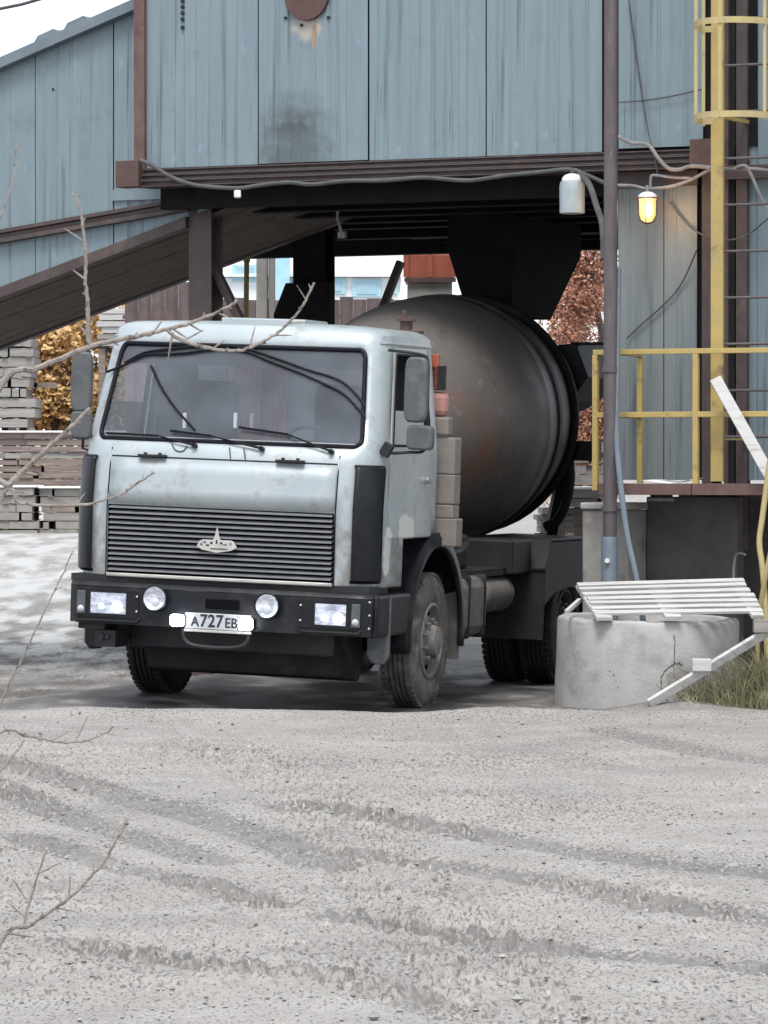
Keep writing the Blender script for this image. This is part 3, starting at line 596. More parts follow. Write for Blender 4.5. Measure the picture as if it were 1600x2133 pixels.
mb = MB(); mb.tube([(0, 0, .13), (0, 0, .17), (0, .1, .18)], .012, 8); mb.build('stem', 'cable_grey', ll)
pt = bpy.data.lights.new('lamp_light', 'POINT'); pt.energy = 5; pt.color = (1, .6, .28); pt.shadow_soft_size = .07
po = bpy.data.objects.new('lamp_light', pt); COL.objects.link(po); po.parent = ll; po.location = (0, -.10, -.03)
# overhead wire beyond the gallery
P = [atD(-60, 34, 45), atD(0, 18, 45), atD(45, 9, 45), atD(90, -4, 45), atD(200, -40, 45)]; mb = MB(); mb.tube([q - P[0] for q in P], .018, 6); o = mb.build('overhead_wire', 'cable_dark', None, True); o.location = P[0]; tag(o, 'thin overhead wire crossing the white sky above the gallery', 'wire')

# ------------------------------------------------------------------ yellow ladder with cage
LD = -.62
lad = empty('caged_ladder', HL.o, HL.e); tag(lad, 'tall yellow ladder with safety hoops on the right of the hall', 'ladder')
xl0 = hp(1494, 600, LD).x; LW = .52; ladtop = 8.5; zpl = hp(1400, 1003, LD).z
for k in (0, 1):
    mb = MB(); mb.box((xl0 - .052 + k * LW, LD - .01, zpl), (xl0 + .052 + k * LW, LD + .028, ladtop)); mb.box((xl0 - .052 + k * (LW + .084), LD + .028, zpl), (xl0 - .032 + k * (LW + .084), LD + .07, ladtop)); mb.build('stringer', 'yellow', lad, bevel=.003)
z = hp(1494, 910, LD).z; dz = (hp(1494, 40, LD).z - z) / 9
rung = None
for k in range(12):
    if rung is None:
        mb = MB(); mb.cyl((xl0 - .055, LD + .03, 0), (xl0 + LW + .055, LD + .03, 0), .0115, n=10); rung = mb.build('rung', 'pole', lad, True); rung.location.z = z
    else: dup(rung, lad, (0, 0, z + k * dz))
for k, py in enumerate((252, 60, -135)):
    zk = hp(1494, py, LD).z; pts = []
    for i in range(15):
        a = math.pi * i / 14; pts.append((xl0 + LW / 2 - (LW / 2 + .12) * math.cos(a) * 1.0, LD - .02 - .60 * math.sin(a), zk))
    pts = [(xl0 - .02, LD - .005, zk)] + pts + [(xl0 + LW + .02, LD - .005, zk)]
    mb = MB(); nP = len(pts)
    for a, b in zip(pts[:-1], pts[1:]): mb.bar(a, b, .006, .05)
    mb.build('hoop', 'yellow_pale', lad)
for i in (0, 3, 7, 11, 14):
    a = math.pi * i / 14; x = xl0 + LW / 2 - (LW / 2 + .112) * math.cos(a); y = LD - .02 - .592 * math.sin(a)
    mb = MB(); mb.box((x - .014, y, hp(1494, 262, LD).z), (x + .014, y + .005, ladtop)); mb.build('cage_strap', 'yellow_pale', lad)
for zz in (zpl + .35, zb + .2, zb + 1.8):
    for k in (0, 1): mb = MB(); mb.bar((xl0 + k * LW, LD + .07, zz), (xl0 + k * LW, .07, zz), .03, .03); mb.build('bracket', 'yellow', lad)

# ------------------------------------------------------------------ platform with railing
PD = -.78                           # front edge
pf = empty('service_platform', HL.o, HL.e); tag(pf, 'raised service platform with brown edge and yellow railing below the ladder', 'platform')
pa = hp(1246, 1003, PD).x; pb = hp(1597, 1003, PD).x; zt_ = hp(1400, 1007, PD).z; zb_ = hp(1400, 1031, PD).z
mb = MB(); xs_ = hp(1440, 1003, PD).x
for u, v in ((pa, xs_ - .004), (xs_ + .004, pb)):
    mb = MB(); mb.prism([(PD, zt_), (PD, zb_), (PD + .05, zb_), (PD + .05, zb_ + .012), (PD + .012, zb_ + .012), (PD + .012, zt_ - .012), (PD + .05, zt_ - .012), (PD + .05, zt_)], lambda a_, b_, t: (t, a_, b_), u, v); mb.build('edge_channel', 'brown_red', pf, bevel=.002)
for k in range(6):
    u = pa + k * (pb + .5 - pa) / 6; mb = MB(); mb.box((u, PD + .052, zt_ - .035), (u + (pb + .5 - pa) / 6 - .006, .05, zt_ - .004)); mb.build('deck_plate', 'dark_steel', pf)
zr1 = hp(1450, 731, PD).z; zr2 = hp(1450, 863, PD).z
def rail(a, b, s=.042, name='rail', m_='yellow'):
    mb = MB(); mb.bar(a, b, s, s); return mb.build(name, m_, pf, bevel=.004)
ra = hp(1236, 735, PD + .02).x; rb = pb + .45; ym = PD + .03
rail((ra, ym, zr1), (rb, ym, zr1)); rail((ra, ym, zr2), (rb, ym, zr2), .045)
for px in (1241, 1450): x = hp(px, 850, ym).x; rail((x, ym, zt_ - .06), (x, ym, zr1 - .022), .046, 'rail_post')
xc = hp(1288, 740, ym).x; xd = hp(1326, 745, -.1).x
rail((xc, ym + .03, zr1 - .002), (xd, -.02, zr1 - .002)); rail((xc, ym + .03, zr2 - .002), (xd, -.02, zr2 - .002)); rail((xd, -.02, zt_), (xd, -.02, zr1 - .024), .045, 'rail_post')
# supports of the platform: concrete pillar and the dark retaining wall under it
pil = empty('concrete_pillar', HL.o, HL.e); tag(pil, 'grey concrete pillar behind the steel pole under the platform corner', 'pillar')
a = hp(1212, 1130, -.5).x; b = hp(1308, 1130, -.5).x; ztp = hp(1240, 1062, -.5).z
mb = MB(); mb.box((a, -.5, -.2), (b, .0, ztp)); mb.build('shaft', 'conc_mid', pil, bevel=.02)
mb = MB(); mb.box((a - .01, -.52, ztp + .003), (b + .02, .02, min(ztp + .06, zb_ - .02))); mb.build('capstone', 'conc', pil, bevel=.015)
rw = empty('retaining_wall', HL.o, HL.e); tag(rw, 'dark damp concrete wall below the platform', 'wall')
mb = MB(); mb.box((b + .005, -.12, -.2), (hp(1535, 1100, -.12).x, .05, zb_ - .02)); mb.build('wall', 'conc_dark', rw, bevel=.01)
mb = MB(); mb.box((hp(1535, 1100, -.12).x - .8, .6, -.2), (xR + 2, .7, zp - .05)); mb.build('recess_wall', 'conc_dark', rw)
q = W(1378, 1041, -.55); o = empty('strip_light', q, HL.e); tag(o, 'short unlit strip light fixed under the platform edge', 'lamp')
mb = MB(); mb.box((-.11, -.03, -.012), (.11, .03, .02)); mb.build('tube_cover', 'cable_grey', o, bevel=.012); mb = MB(); mb.box((-.09, -.02, .021), (.09, .02, .05)); mb.build('mount', 'dark_steel', o)
P = [(1528, 1215, -.4), (1529, 1180, -.4), (1533, 1158, -.42), (1541, 1153, -.45), (1552, 1155, -.5)]
cable(P, .011, 'cable_grey', 'small bent pipe hook below the platform', 'pipe_hook', 'pipe')
# yellow stair rail at the frame's right edge
sr = empty('stair_rail', HL.o, HL.e); tag(sr, 'bent pale yellow handrail rising at the right edge below the platform', 'railing')
for P, r_ in (([(1604, 960, -.95), (1596, 1020, -.95), (1588, 1080, -.96), (1582, 1130, -.97), (1588, 1180, -.98), (1594, 1260, -1.0), (1600, 1420, -1.0)], .024), ([(1640, 1000, -1.2), (1610, 1130, -1.1), (1593, 1210, -1.05), (1580, 1300, -1.0), (1576, 1440, -1.0)], .02)):
    mb = MB(); mb.tube(smoothpts([hp(*q) for q in P], 5), r_, 10); mb.build('tube_rail', 'yellow_pale', sr, True)
# white board leaning against the railing, sheet of paper on the deck
def board(a, b, w, t, m_, name, label, cat, up=(0, -1, .2), bevel=.004):
    a, b = Vector(a), Vector(b); c = (a + b) / 2; mb = MB(); mb.bar(a - c, b - c, w, t, up); o = mb.build(name, m_, None, bevel=bevel); o.location = c; tag(o, label, cat); return o
board(W(1490, 788, PD - .06), W(1606, 995, PD - .12), .095, .022, 'white_wood', 'leaning_board', 'whitewashed board slanting across the yellow railing', 'board')
a = hp(1340, 993, PD + .12); b = hp(1452, 993, PD + .12); mb = MB(); nn = 9
for i in range(nn):
    t = i / (nn - 1); x = a.x + (b.x - a.x) * t; zz = zt_ + .006 + .03 * (abs(t - .45) * 1.6) ** 2 + .008 * math.sin(t * 9)
    mb.v += [(x, PD + .06 + .03 * t, zz), (x + .02, PD + .34 - .1 * t, zz + .012)]
mb.f = [(2*i, 2*i+2, 2*i+3, 2*i+1) for i in range(nn - 1)]
o = mb.build('plastic_sheet', 'white_enamel', None, True, solid=.002); o.location = HL.o; o.rotation_euler = HL.e; tag(o, 'crumpled white sheet lying on the platform deck', 'sheet')

# ------------------------------------------------------------------ concrete pit with slatted lid, right of the truck
BX = Frame((atD(1342, 1460, 31.75).x, 31.75, 0), (0, 0, -8))
def bp(px, py, d=0): return BX.at(px, py, 1, d)
RC = atD(1346, 1460, 32.42); RO = .725; ring_o = Vector((RC.x, 32.42, -.12))
pit = empty('well_ring', ring_o, (R(1.2), R(.8), .3)); tag(pit, 'round pale concrete well ring with cracked front beside the truck', 'well')
zt0 = atD(1346, 1291, 31.7).z + .12
mb = MB(); pr_ = [(RO - .11, 0), (RO, 0), (RO + .004, zt0 * .3), (RO, zt0 * .6), (RO - .004, zt0 - .03), (RO - .014, zt0 - .006), (RO - .03, zt0), (RO - .095, zt0 + .002), (RO - .11, zt0 - .012), (RO - .11, 0)]
mb.lathe(pr_, 96); rs = random.Random(3)
for i, v_ in enumerate(mb.v):
    x, y, z = v_; an = math.atan2(y, x); k = 1 + .004 * math.sin(an * 5 + z * 3) + rs.uniform(-.0025, .0025); zz = z
    if z > zt0 - .04: zz -= max(0, .012 * math.sin(an * 7 + 2) ** 5) + rs.uniform(0, .006)
    mb.v[i] = (x * k, y * k, zz)
mb.build('ring_wall', 'conc', pit, True, angle=60)
def rp(px, py, off=.0):
    x = (px - 1346) / F * 31.75; an = math.asin(max(-.98, min(.98, x / RO))); z = atD(px, py, 32.42 - RO * math.cos(an)).z + .12
    q = Matrix.Rotation(-.3, 4, 'Z') @ Vector(((RO + off) * math.sin(an), -(RO + off) * math.cos(an), z)); return q
def crack(P, r=.005):
    mb = MB(); rs_ = random.Random(len(P)); Q = smoothpts([rp(px, py, .0) for px, py in P], 5); Q = [q + Vector((rs_.gauss(0, .004), 0, rs_.gauss(0, .004))) for q in Q]; n_ = len(Q); mb.tube(Q, [r * (.35 + .9 * rs_.random()) for _ in range(n_)], 5); mb.build('crack', 'conc_dark', pit)
crack([(1388, 1320), (1390, 1345), (1389, 1380), (1392, 1408)], .004); crack([(1256, 1396), (1266, 1405), (1270, 1418), (1278, 1434)]); crack([(1366, 1440), (1362, 1415), (1372, 1392), (1388, 1380), (1408, 1378)], .006)
# broken-out patches: rough hollow lenses of older darker concrete
for px, py, w_, h_ in ((1402, 1414, .13, .10),):
    mb = MB(); c_ = rp(px, py, .002); nn = 14; ring_ = []
    for k in range(nn): a_ = 2 * math.pi * k / nn; rr_ = rs.uniform(.7, 1.1); ring_.append(rp(px + w_ * rr_ * math.cos(a_) * 267, py - h_ * rr_ * math.sin(a_) * 267, .0035))
    mb.add([c_] + ring_, [(0, k + 1, (k + 1) % nn + 1) for k in range(nn)]); mb.build('spall', 'conc_mid', pit, True)
# lid
lid = empty('slatted_lid', BX.o, BX.e); tag(lid, 'white slatted wooden lid propped open on the concrete well ring', 'lid')
A = bp(1243, 1284, -.02); B = bp(1594, 1279, -.02); zq = bp(1200, 1216, .62).z
Cc = bp(1198, 1216, .62); Dd = bp(1545, 1206, .62)
NS = 7
for k in range(NS):
    t0 = (k + .06) / NS; t1 = (k + .66) / NS; j = random.uniform(-.012, .012); sag = .006 * ((k * 7) % 3)
    P = [A.lerp(Cc, t0), B.lerp(Dd, t0), B.lerp(Dd, t1), A.lerp(Cc, t1)]; up = Vector((0, -.38, .92)) * .026
    P = [p_ + Vector((j, 0, sag * (random.random() - .3))) for p_ in P]
    mb = MB(); mb.add(P + [p_ + up for p_ in P], [(3,2,1,0),(4,5,6,7),(0,1,5,4),(1,2,6,5),(2,3,7,6),(3,0,4,7)]); mb.build('slat', 'white_wood', lid, bevel=.004)
for t in (.05, .46, .96):
    a = A.lerp(B, t) + Vector((0, -.05, -.02)); b = Cc.lerp(Dd, t) + Vector((0, .02, -.025)); mb = MB(); mb.bar(a, b, .13 if t < .5 else .1, .032); mb.build('crossbar', 'white_wood', lid, bevel=.004)
mb = MB(); mb.bar(bp(1180, 1275, .1), bp(1208, 1250, .45), .03, .03); mb.build('prop', 'white_wood', lid)
# plank with a block on it, lying against the pit
a = atD(1352, 1466, 31.3); b = atD(1606, 1312, 31.45); pk = empty('leaning_plank', (a + b) / 2); tag(pk, 'white plank with a wooden block nailed on, leaning against the well ring', 'plank')
cc = (a + b) / 2; mb = MB(); mb.bar(a - cc, b - cc, .035, .075, (0, -.45, .9)); mb.build('plank', 'white_wood', pk, bevel=.004)
d_ = (b - a).normalized(); q = a.lerp(b, .43) - cc + Vector((0, 0, .055)); mb = MB(); mb.bar(q - Vector((.075, .02, 0)), q + Vector((.07, -.02, 0)), .12, .095); mb.build('block', 'white_wood', pk, bevel=.005)
q = a.lerp(b, .93) - cc + Vector((0, .01, .07)); mb = MB(); mb.bar(q - Vector((.07, .02, 0)), q + Vector((.1, -.02, 0)), .12, .1); mb.build('block', 'grey_wood', pk, bevel=.005)
board(atD(1532, 1493, 30.4), atD(1640, 1492, 30.35), .09, .02, 'white_wood', 'loose_board', 'white board lying flat on the mud at the right edge', 'board', (0, 0, 1))
# weeds
mb = MB(); rs = random.Random(5)
for i in range(1000):
    px = 1385 + 235 * rs.random() ** .55; D = rs.uniform(31.35, 31.68); b = atD(px, 1400, D); b.z = -.03; hgt_ = rs.uniform(.08, .85) * (.3 + .7 * (px - 1360) / 240); lx, ly = rs.gauss(-.03, .26), rs.gauss(-.04, .06)
    w = rs.uniform(.003, .007); P = []
    for k in range(5): t = k / 4; P.append(b + Vector((lx * t * t, ly * t * t, hgt_ * (t - .28 * t * t))))
    for k in range(4):
        ww = w * (1 - k / 4.6); w2 = w * (1 - (k + 1) / 4.6); n0 = len(mb.v); mb.v += [tuple(P[k] - Vector((ww, 0, 0))), tuple(P[k] + Vector((ww, 0, 0))), tuple(P[k+1] + Vector((w2, 0, 0))), tuple(P[k+1] - Vector((w2, 0, 0)))]; mb.f.append((n0, n0+1, n0+2, n0+3))
o = mb.build('weeds', 'weed'); tag(o, 'withered green and yellow weeds growing beside the well ring', 'weeds', kind='stuff')

# ------------------------------------------------------------------ the mixer truck
trk = empty('concrete_mixer_truck', TR.o, TR.e); tag(trk, 'silver-grey concrete mixer truck with headlights on, parked under the hall', 'truck')
def tf(px, py, y=0): return TR.at(px, py, 1, y)
def ts(px, py, x=1.24): return TR.at(px, py, 0, x)
itp = lambda z, xs, ys: float(np.interp(z, xs, ys))
CW = lambda z: itp(z, [1.0, 2.05, 2.9, 3.0], [1.225, 1.225, 1.135, 1.12])
CY = lambda z: itp(z, [1.0, 1.56, 1.94, 2.05, 2.10, 2.80, 2.92], [.02, .0, .045, .09, .15, .38, .43])
CR = lambda z: itp(z, [1.0, 1.95, 2.1, 2.9], [.30, .30, .20, .20])
YB = 1.62
def cpath(z, inset=0.0, yb=YB, grow=0.0):
    """plan outline of the cab at height z, from rear left round the front to rear right, with column tags"""
    w, yf, r = CW(z) - inset + grow, CY(z) + inset - grow, CR(z); bow = .045; pts = []
    side = [yb, 1.50, 1.15, .80]; f = lambda x: yf + bow * (x / w) ** 2
    for y in side: pts.append((-w, y))
    for k in range(0, 7):
        a = math.pi / 2 * k / 6; pts.append((-w + r - r * math.cos(a), yf + bow + r - r * math.sin(a) - (bow - bow * ((w - r) / w) ** 2) * math.sin(a)))
    for k in range(1, 12): x = (-w + r) + 2 * (w - r) * k / 12; pts.append((x, f(x)))
    right = [(-x, y) for x, y in pts[:11]][::-1]
    return pts + right
NCOL = len(cpath(1.5))                      # 33 columns: 0-3 side, 4-10 arc, 11-21 front, 22-28 arc, 29-32 side
ZR = [1.0, 1.02, 1.2, 1.37, 1.56, 1.75, 1.94, 2.03, 2.09, 2.3, 2.55, 2.80, 2.87, 2.93]
def in_ws(c, r): return 9 <= c < 23 and 8 <= r < 11
def in_sw(c, r): return (1 <= c < 4 or 28 <= c < 31) and 8 <= r < 11
def in_gr(c, r): return 10 <= c < 22 and 1 <= r < 4
def in_arch(c, r): return (c < 3 or c >= 29) and r < 3
mb = MB(); rows = [[(x, y, z) for x, y in cpath(z)] for z in ZR]
for ins, z in ((.035, 2.965), (.10, 2.985), (.35, 3.0)):
    rows.append([(x, y, z + .012 * (1 - (x / 1.1) ** 2)) for x, y in cpath(2.93, ins, YB - ins)])
for r in rows: mb.v += r
NRW = len(rows)
mb.f = [(r*NCOL + c, r*NCOL + c + 1, (r+1)*NCOL + c + 1, (r+1)*NCOL + c) for r in range(NRW - 1) for c in range(NCOL - 1) if not (in_ws(c, r) or in_gr(c, r) or in_sw(c, r) or in_arch(c, r))]
mb.f += [(r*NCOL + NCOL - 1, r*NCOL, (r+1)*NCOL, (r+1)*NCOL + NCOL - 1) for r in range(3, NRW - 1)]
mb.f.append(tuple((NRW - 1) * NCOL + c for c in range(NCOL)))
cab = mb.build('cab', 'paint', trk, True, solid=.012, angle=35)
# roof gutter, hatch
mb = MB(); mb.tube([(x, y, 2.875) for x, y in cpath(2.875, 0, YB, .006)][0:8], .011, 6); mb.build('gutter', 'paint', cab)
mb = MB(); mb.tube([(x, y, 2.875) for x, y in cpath(2.875, 0, YB, .006)][25:33], .011, 6); mb.build('gutter', 'paint', cab)
a = tf(470, 667, .8); b = tf(645, 672, .8); mb = MB(); mb.box((a.x, .7, 3.0), (b.x, 1.25, 3.045)); mb.build('roof_hatch', 'paint', cab, bevel=.012)
# windshield: glass following the opening with rounded rubber seal
def surf(c, z):                            # point on the cab surface, fractional column
    P = cpath(z); i = min(int(c), NCOL - 2); t = c - i; return Vector((P[i][0] * (1 - t) + P[i+1][0] * t, P[i][1] * (1 - t) + P[i+1][1] * t, z))
def loop(c0, c1, z0, z1, rc, rz, n=6):
    out = []
    for cc_, zc_, s0, s1, a0 in ((c1 - rc, z1 - rz, 1, 1, 0), (c0 + rc, z1 - rz, -1, 1, 1), (c0 + rc, z0 + rz, -1, -1, 2), (c1 - rc, z0 + rz, 1, -1, 3)):
        for k in range(n + 1):
            a = (a0 + k / n) * math.pi / 2; out.append((cc_ + rc * math.cos(a), zc_ + rz * math.sin(a)))
        if a0 in (0, 2):
            e = out[-1]; tgt = c0 + rc if a0 == 0 else c1 - rc
            for k in range(1, 13): out.append((e[0] + (tgt - e[0]) * k / 13, e[1]))
    return out
mb = MB(); cs = [9 + 14 * k / 28 for k in range(29)]; zs_ = [2.085 + (2.805 - 2.085) * k / 6 for k in range(7)]
for z in zs_: mb.v += [tuple(surf(c, z) + Vector((0, .004, 0))) for c in cs]
mb.f = [(r*29 + c, r*29 + c + 1, (r+1)*29 + c + 1, (r+1)*29 + c) for r in range(6) for c in range(28)]
ws = mb.build('windshield', 'windshield_glass', trk, True)
L = loop(8.95, 23.05, 2.07, 2.815, .75, .085); P = [surf(c, z) + Vector((0, -.006, 0)) for c, z in L]
mb = MB(); mb.tube(P + P[:2], .019, 8, False); mb.build('windshield_seal', 'seal', ws, True)
# doors with side glass, seams, handle
def side_pt(y, z, s, off=.006):
    return Vector((s * (CW(z) + off), y, z))
for s in (1, -1):
    yf0 = lambda z: max(CY(z) + CR(z) + .06, .40)
    ys = lambda z: [yf0(z), yf0(z) + .05, 1.42, 1.48]; zz = [1.38, 1.58, 1.60, 2.03, 2.09, 2.3, 2.55, 2.795, 2.85]
    mb = MB()
    for z in zz: mb.v += [tuple(side_pt(y, z, s, .008 - (.005 if abs(z - 1.59) < .015 else 0))) for y in ys(z)]
    mb.f = [(r*4 + c, r*4 + c + 1, (r+1)*4 + c + 1, (r+1)*4 + c) for r in range(len(zz) - 1) for c in range(3) if not (c == 1 and 4 <= r < 7)]
    door = mb.build('door', 'paint', trk, False, solid=.014)
    mb = MB()
    for z in (2.09, 2.22, 2.36): mb.v += [tuple(side_pt(ys(z)[1], z, s, -.004)), tuple(side_pt(1.42, z, s, -.004))]   # wound half down
    mb.f = [(2*k, 2*k+1, 2*k+3, 2*k+2) for k in range(2)]; mb.build('door_glass', 'side_glass', door)
    P = [side_pt(ys(z)[1], z, s, .012) for z in (2.09, 2.3, 2.55, 2.795)] + [side_pt(1.42, 2.795, s, .012), side_pt(1.42, 2.09, s, .012)]
    mb = MB(); mb.tube(P + P[:1], .012, 6, False); mb.build('window_seal', 'seal', door)
    q = ts(885, 1000, 1.24); mb = MB(); mb.cyl((s * 1.235, q.y, q.z), (s * 1.262, q.y, q.z), .032, n=14); mb.bar((s * 1.27, q.y - .02, q.z + .01), (s * 1.275, q.y + .05, q.z - .02), .012, .028); mb.build('handle', 'chrome', door, bevel=.002)
    P = [side_pt(yf0(z) - .012, z, s, .002) for z in (1.38, 1.6, 2.03, 2.3, 2.55, 2.85)]; P += [side_pt(1.49, 2.86, s, .002), side_pt(1.49, 1.38, s, .002)]
    mb = MB(); mb.tube(P, .0055, 5); mb.build('door_gap', 'seal', door)
# front lid, grille, emblem
LX = .922
def fy(x, z): return CY(z) + .045 * (x / CW(z)) ** 2
def fplate(x0, x1, z0, z1, off, name, m_, parent=trk, nx=14, nz=3, solid=.012):
    mb = MB()
    for k in range(nz + 1):
        for i in range(nx + 1): x = x0 + (x1 - x0) * i / nx; z = z0 + (z1 - z0) * k / nz; mb.v.append((x, fy(x, z) - off, z))
    mb.f = [(k*(nx+1) + i, k*(nx+1) + i + 1, (k+1)*(nx+1) + i + 1, (k+1)*(nx+1) + i) for k in range(nz) for i in range(nx)]
    return mb.build(name, m_, parent, True, solid=solid)
hood = fplate(-LX, LX, 1.575, 1.925, .012, 'front_lid', 'paint')
mb = MB(); mb.tube([(x, fy(x, 1.935) - .006, 1.935) for x in np.linspace(-LX, LX, 14)], .006, 5); mb.build('lid_gap', 'seal', hood)
for s in (1, -1): mb = MB(); mb.tube([(s * (LX + .01), fy(LX, z) - .005, z) for z in np.linspace(1.0, 2.0, 8)], .006, 5); mb.build('lid_gap', 'seal', hood)
for px in (318, 605):
    q = tf(px, 950 + (px - 318) * .04, .03); mb = MB(); mb.box((q.x - .115, fy(q.x, 1.93) - .05, 1.935), (q.x + .115, fy(q.x, 1.93) - .008, 1.955)).box((q.x - .07, fy(q.x, 1.93) - .04, 1.955), (q.x - .05, fy(q.x, 1.93) - .01, 1.97)).box((q.x + .05, fy(q.x, 1.93) - .04, 1.955), (q.x + .07, fy(q.x, 1.93) - .01, 1.97)); mb.build('lid_handle', 'dark_steel', hood, bevel=.003)
gr = fplate(-LX - .03, LX + .03, 1.0, 1.58, -.075, 'grille', 'grille_back')
NG = 13; slat = None
for k in range(NG):
    z = 1.062 + k * (1.545 - 1.062) / (NG - 1)
    mb = MB(); xs_ = np.linspace(-LX + .01, LX - .01, 15)
    for x in xs_: y = fy(x, z); mb.v += [(x, y - .016, z - .013), (x, y - .016, z - .002), (x, y + .03, z + .012), (x, y + .03, z + .004)]
    mb.f = [(4*i + a, 4*i + (a+1) % 4, 4*i + 4 + (a+1) % 4, 4*i + 4 + a) for i in range(14) for a in range(4)]
    mb.build('grille_slat', 'grille_grey', gr)
fplate(-LX, LX, 1.003, 1.030, .016, 'grille_strip', 'strip', gr)
# badge: a tall narrow spike on a flat ribbed boat-shaped base
q = tf(452, 1133, -.03); ez = 1.27; ex = q.x; ey = fy(ex, ez) - .05
bd = MB(); poly = [(-.165, -.005), (-.14, .04), (-.115, .05), (-.03, .05), (-.016, .085), (0, .155), (.016, .085), (.03, .05), (.115, .05), (.14, .04), (.165, -.005), (.12, -.028), (0, -.05), (-.12, -.028)]
bd.prism([(ex + u, ez + v) for u, v in poly], lambda u, v, t: (u, t, v), ey, ey + .014); em = bd.build('badge', 'strip', gr, bevel=.003)
mb = MB()
for u0, v0, u1, v1 in ((-.13, .004, -.118, .02), (-.105, .025, -.088, .036), (-.085, .002, -.06, .014), (-.052, .018, -.032, .034), (-.006, .02, .006, .05), (.028, .018, .048, .034), (.055, .012, .085, .02), (.11, .012, .118, .034), (-.05, -.022, .09, -.014)): mb.box((ex + u0, ey - .002, ez + v0), (ex + u1, ey + .004, ez + v1))
mb.build('badge_relief', 'dark_steel', em)
# cowl below the windshield, washer hose, wipers
for (x_, z_) in ((-.55, 2.02),): pass
def wiper(p0, p1, p2):
    a = tf(*p0, .06); b = tf(*p1, .12); c = tf(*p2, .1)
    for q in (a, b, c): pass
    def onf(px, py, off=.035):
        y = .1
        for _ in range(4): q = tf(px, py, y); y = fy(q.x, min(q.z, 2.8)) - off
        return q
    a, b, c = onf(*p0), onf(*p1), onf(*p2); mb = MB(); mb.tube([a, a.lerp(b, .5) + Vector((0, -.02, 0)), b], [.011, .008, .006], 6); mb.cyl(a + Vector((0, -.02, 0)), a + Vector((0, .04, -.01)), .02, n=8); w = mb.build('wiper', 'seal', trk)
    mb = MB(); mb.bar(b.lerp(c, -.0), c, .012, .018); mb.build('wiper_blade', 'seal', w); return onf
onf = wiper((405, 927), (330, 908), (222, 902)); wiper((545, 934), (440, 908), (355, 897)); wiper((690, 940), (600, 905), (498, 890))
P = [onf(478, 932, .01), onf(482, 965, .01), onf(492, 985, .01), onf(506, 982, .01), onf(511, 960, .01), onf(508, 935, .01)]; mb = MB(); mb.tube(smoothpts(P, 4), .006, 6); mb.build('washer_hose', 'mirror_grey', trk, True)
P = [onf(358, 925, .01), onf(366, 938, .01), onf(380, 940, .01), onf(390, 930, .01)]; mb = MB(); mb.tube(smoothpts(P, 4), .006, 6); mb.build('washer_hose', 'mirror_grey', trk, True)
# corner air deflectors
for s in (1, -1):
    mb = MB(); zz = [1.04, 1.06, 1.3, 1.6, 1.9, 1.93]; cc_ = list(np.linspace(23.5, 26.9, 9))
    for z in zz:
        P = cpath(z, 0, YB, .028 if 1.05 < z < 1.92 else .012)
        for c in cc_: i = int(c); t = c - i; mb.v.append((s * (P[i][0] * (1 - t) + P[i+1][0] * t), P[i][1] * (1 - t) + P[i+1][1] * t, z))
    mb.f = [(r*9 + c, r*9 + c + 1, (r+1)*9 + c + 1, (r+1)*9 + c) for r in range(5) for c in range(8)]
    mb.build('air_deflector', 'blackplastic', trk, True, solid=.02)
# interior
mb = MB(); mb.box((-1.1, .38, 1.9), (1.1, .62, 2.07)); mb.build('dashboard', 'seat', trk, bevel=.03)
mb = MB(); mb.box((-.78, 1.50, 1.4), (.78, 1.56, 2.85)); mb.build('cab_lining', 'cab_inner', trk)
for s in (1, -1): mb = MB(); mb.box((min(s * .785, s * 1.12), 1.47, 1.4), (max(s * .785, s * 1.12), 1.56, 2.83)); mb.build('dim_corner_panel', 'seat', trk, bevel=.02)  # black panels added so the cab looks dim through the side windows
for x in (-.62, .55): mb = MB(); mb.box((x - .26, .85, 1.75), (x + .26, 1.3, 1.9)).box((x - .25, 1.25, 1.9), (x + .25, 1.42, 2.55)); mb.build('seat', 'seat', trk, bevel=.05)
for x0_, x1_ in ((-.42, -.2), (-.16, .02)):
    mb = MB(); nn = 14
    for k in range(nn + 1): x = x0_ + (x1_ - x0_) * k / nn; y = 1.40 + .02 * math.sin(k * 2.2); mb.v += [(x, y, 2.02), (x, y, 2.72)]
    mb.f = [(2*k, 2*k+2, 2*k+3, 2*k+1) for k in range(nn)]; mb.build('curtain', 'curtain', trk, True)
mb = MB(); q = Matrix.Translation((.55, .68, 2.10)) @ Matrix.Rotation(R(-28), 4, 'X'); pts = [q @ Vector((.23 * math.cos(a), .23 * math.sin(a), 0)) for a in np.linspace(0, 2 * math.pi, 25)]; mb.tube(pts, .014, 8, False); mb.bar(pts[0], pts[12], .02, .012); mb.build('steering_wheel', 'seal', trk, True)
def inn(px, py, d=-.014):
    y = .3
    for _ in range(5): q = tf(px, py, y); y = fy(q.x, q.z) + d
    return q
for P in ([(222, 775), (255, 762), (300, 740), (345, 738), (390, 735), (440, 728), (480, 728), (520, 735), (560, 752), (620, 775), (670, 797), (715, 820), (745, 850), (760, 868)], [(260, 756), (300, 735), (345, 728), (400, 722), (470, 720), (520, 728), (580, 748), (640, 770), (690, 785), (720, 800), (745, 825), (760, 845)], [(315, 762), (335, 805), (365, 850), (405, 895)]):
    mb = MB(); mb.tube(smoothpts([inn(*q) for q in P], 4), .0105, 6); mb.build('wire_reflection', 'seal', trk, True)  # dark tubes outside the glass, shaped as reflections of overhead cables
for px in (475, 490): mb = MB(); mb.tube([inn(px, 745, .3), inn(px - 12, 890, .3)], .004, 5); mb.build('cord', 'seal', trk)
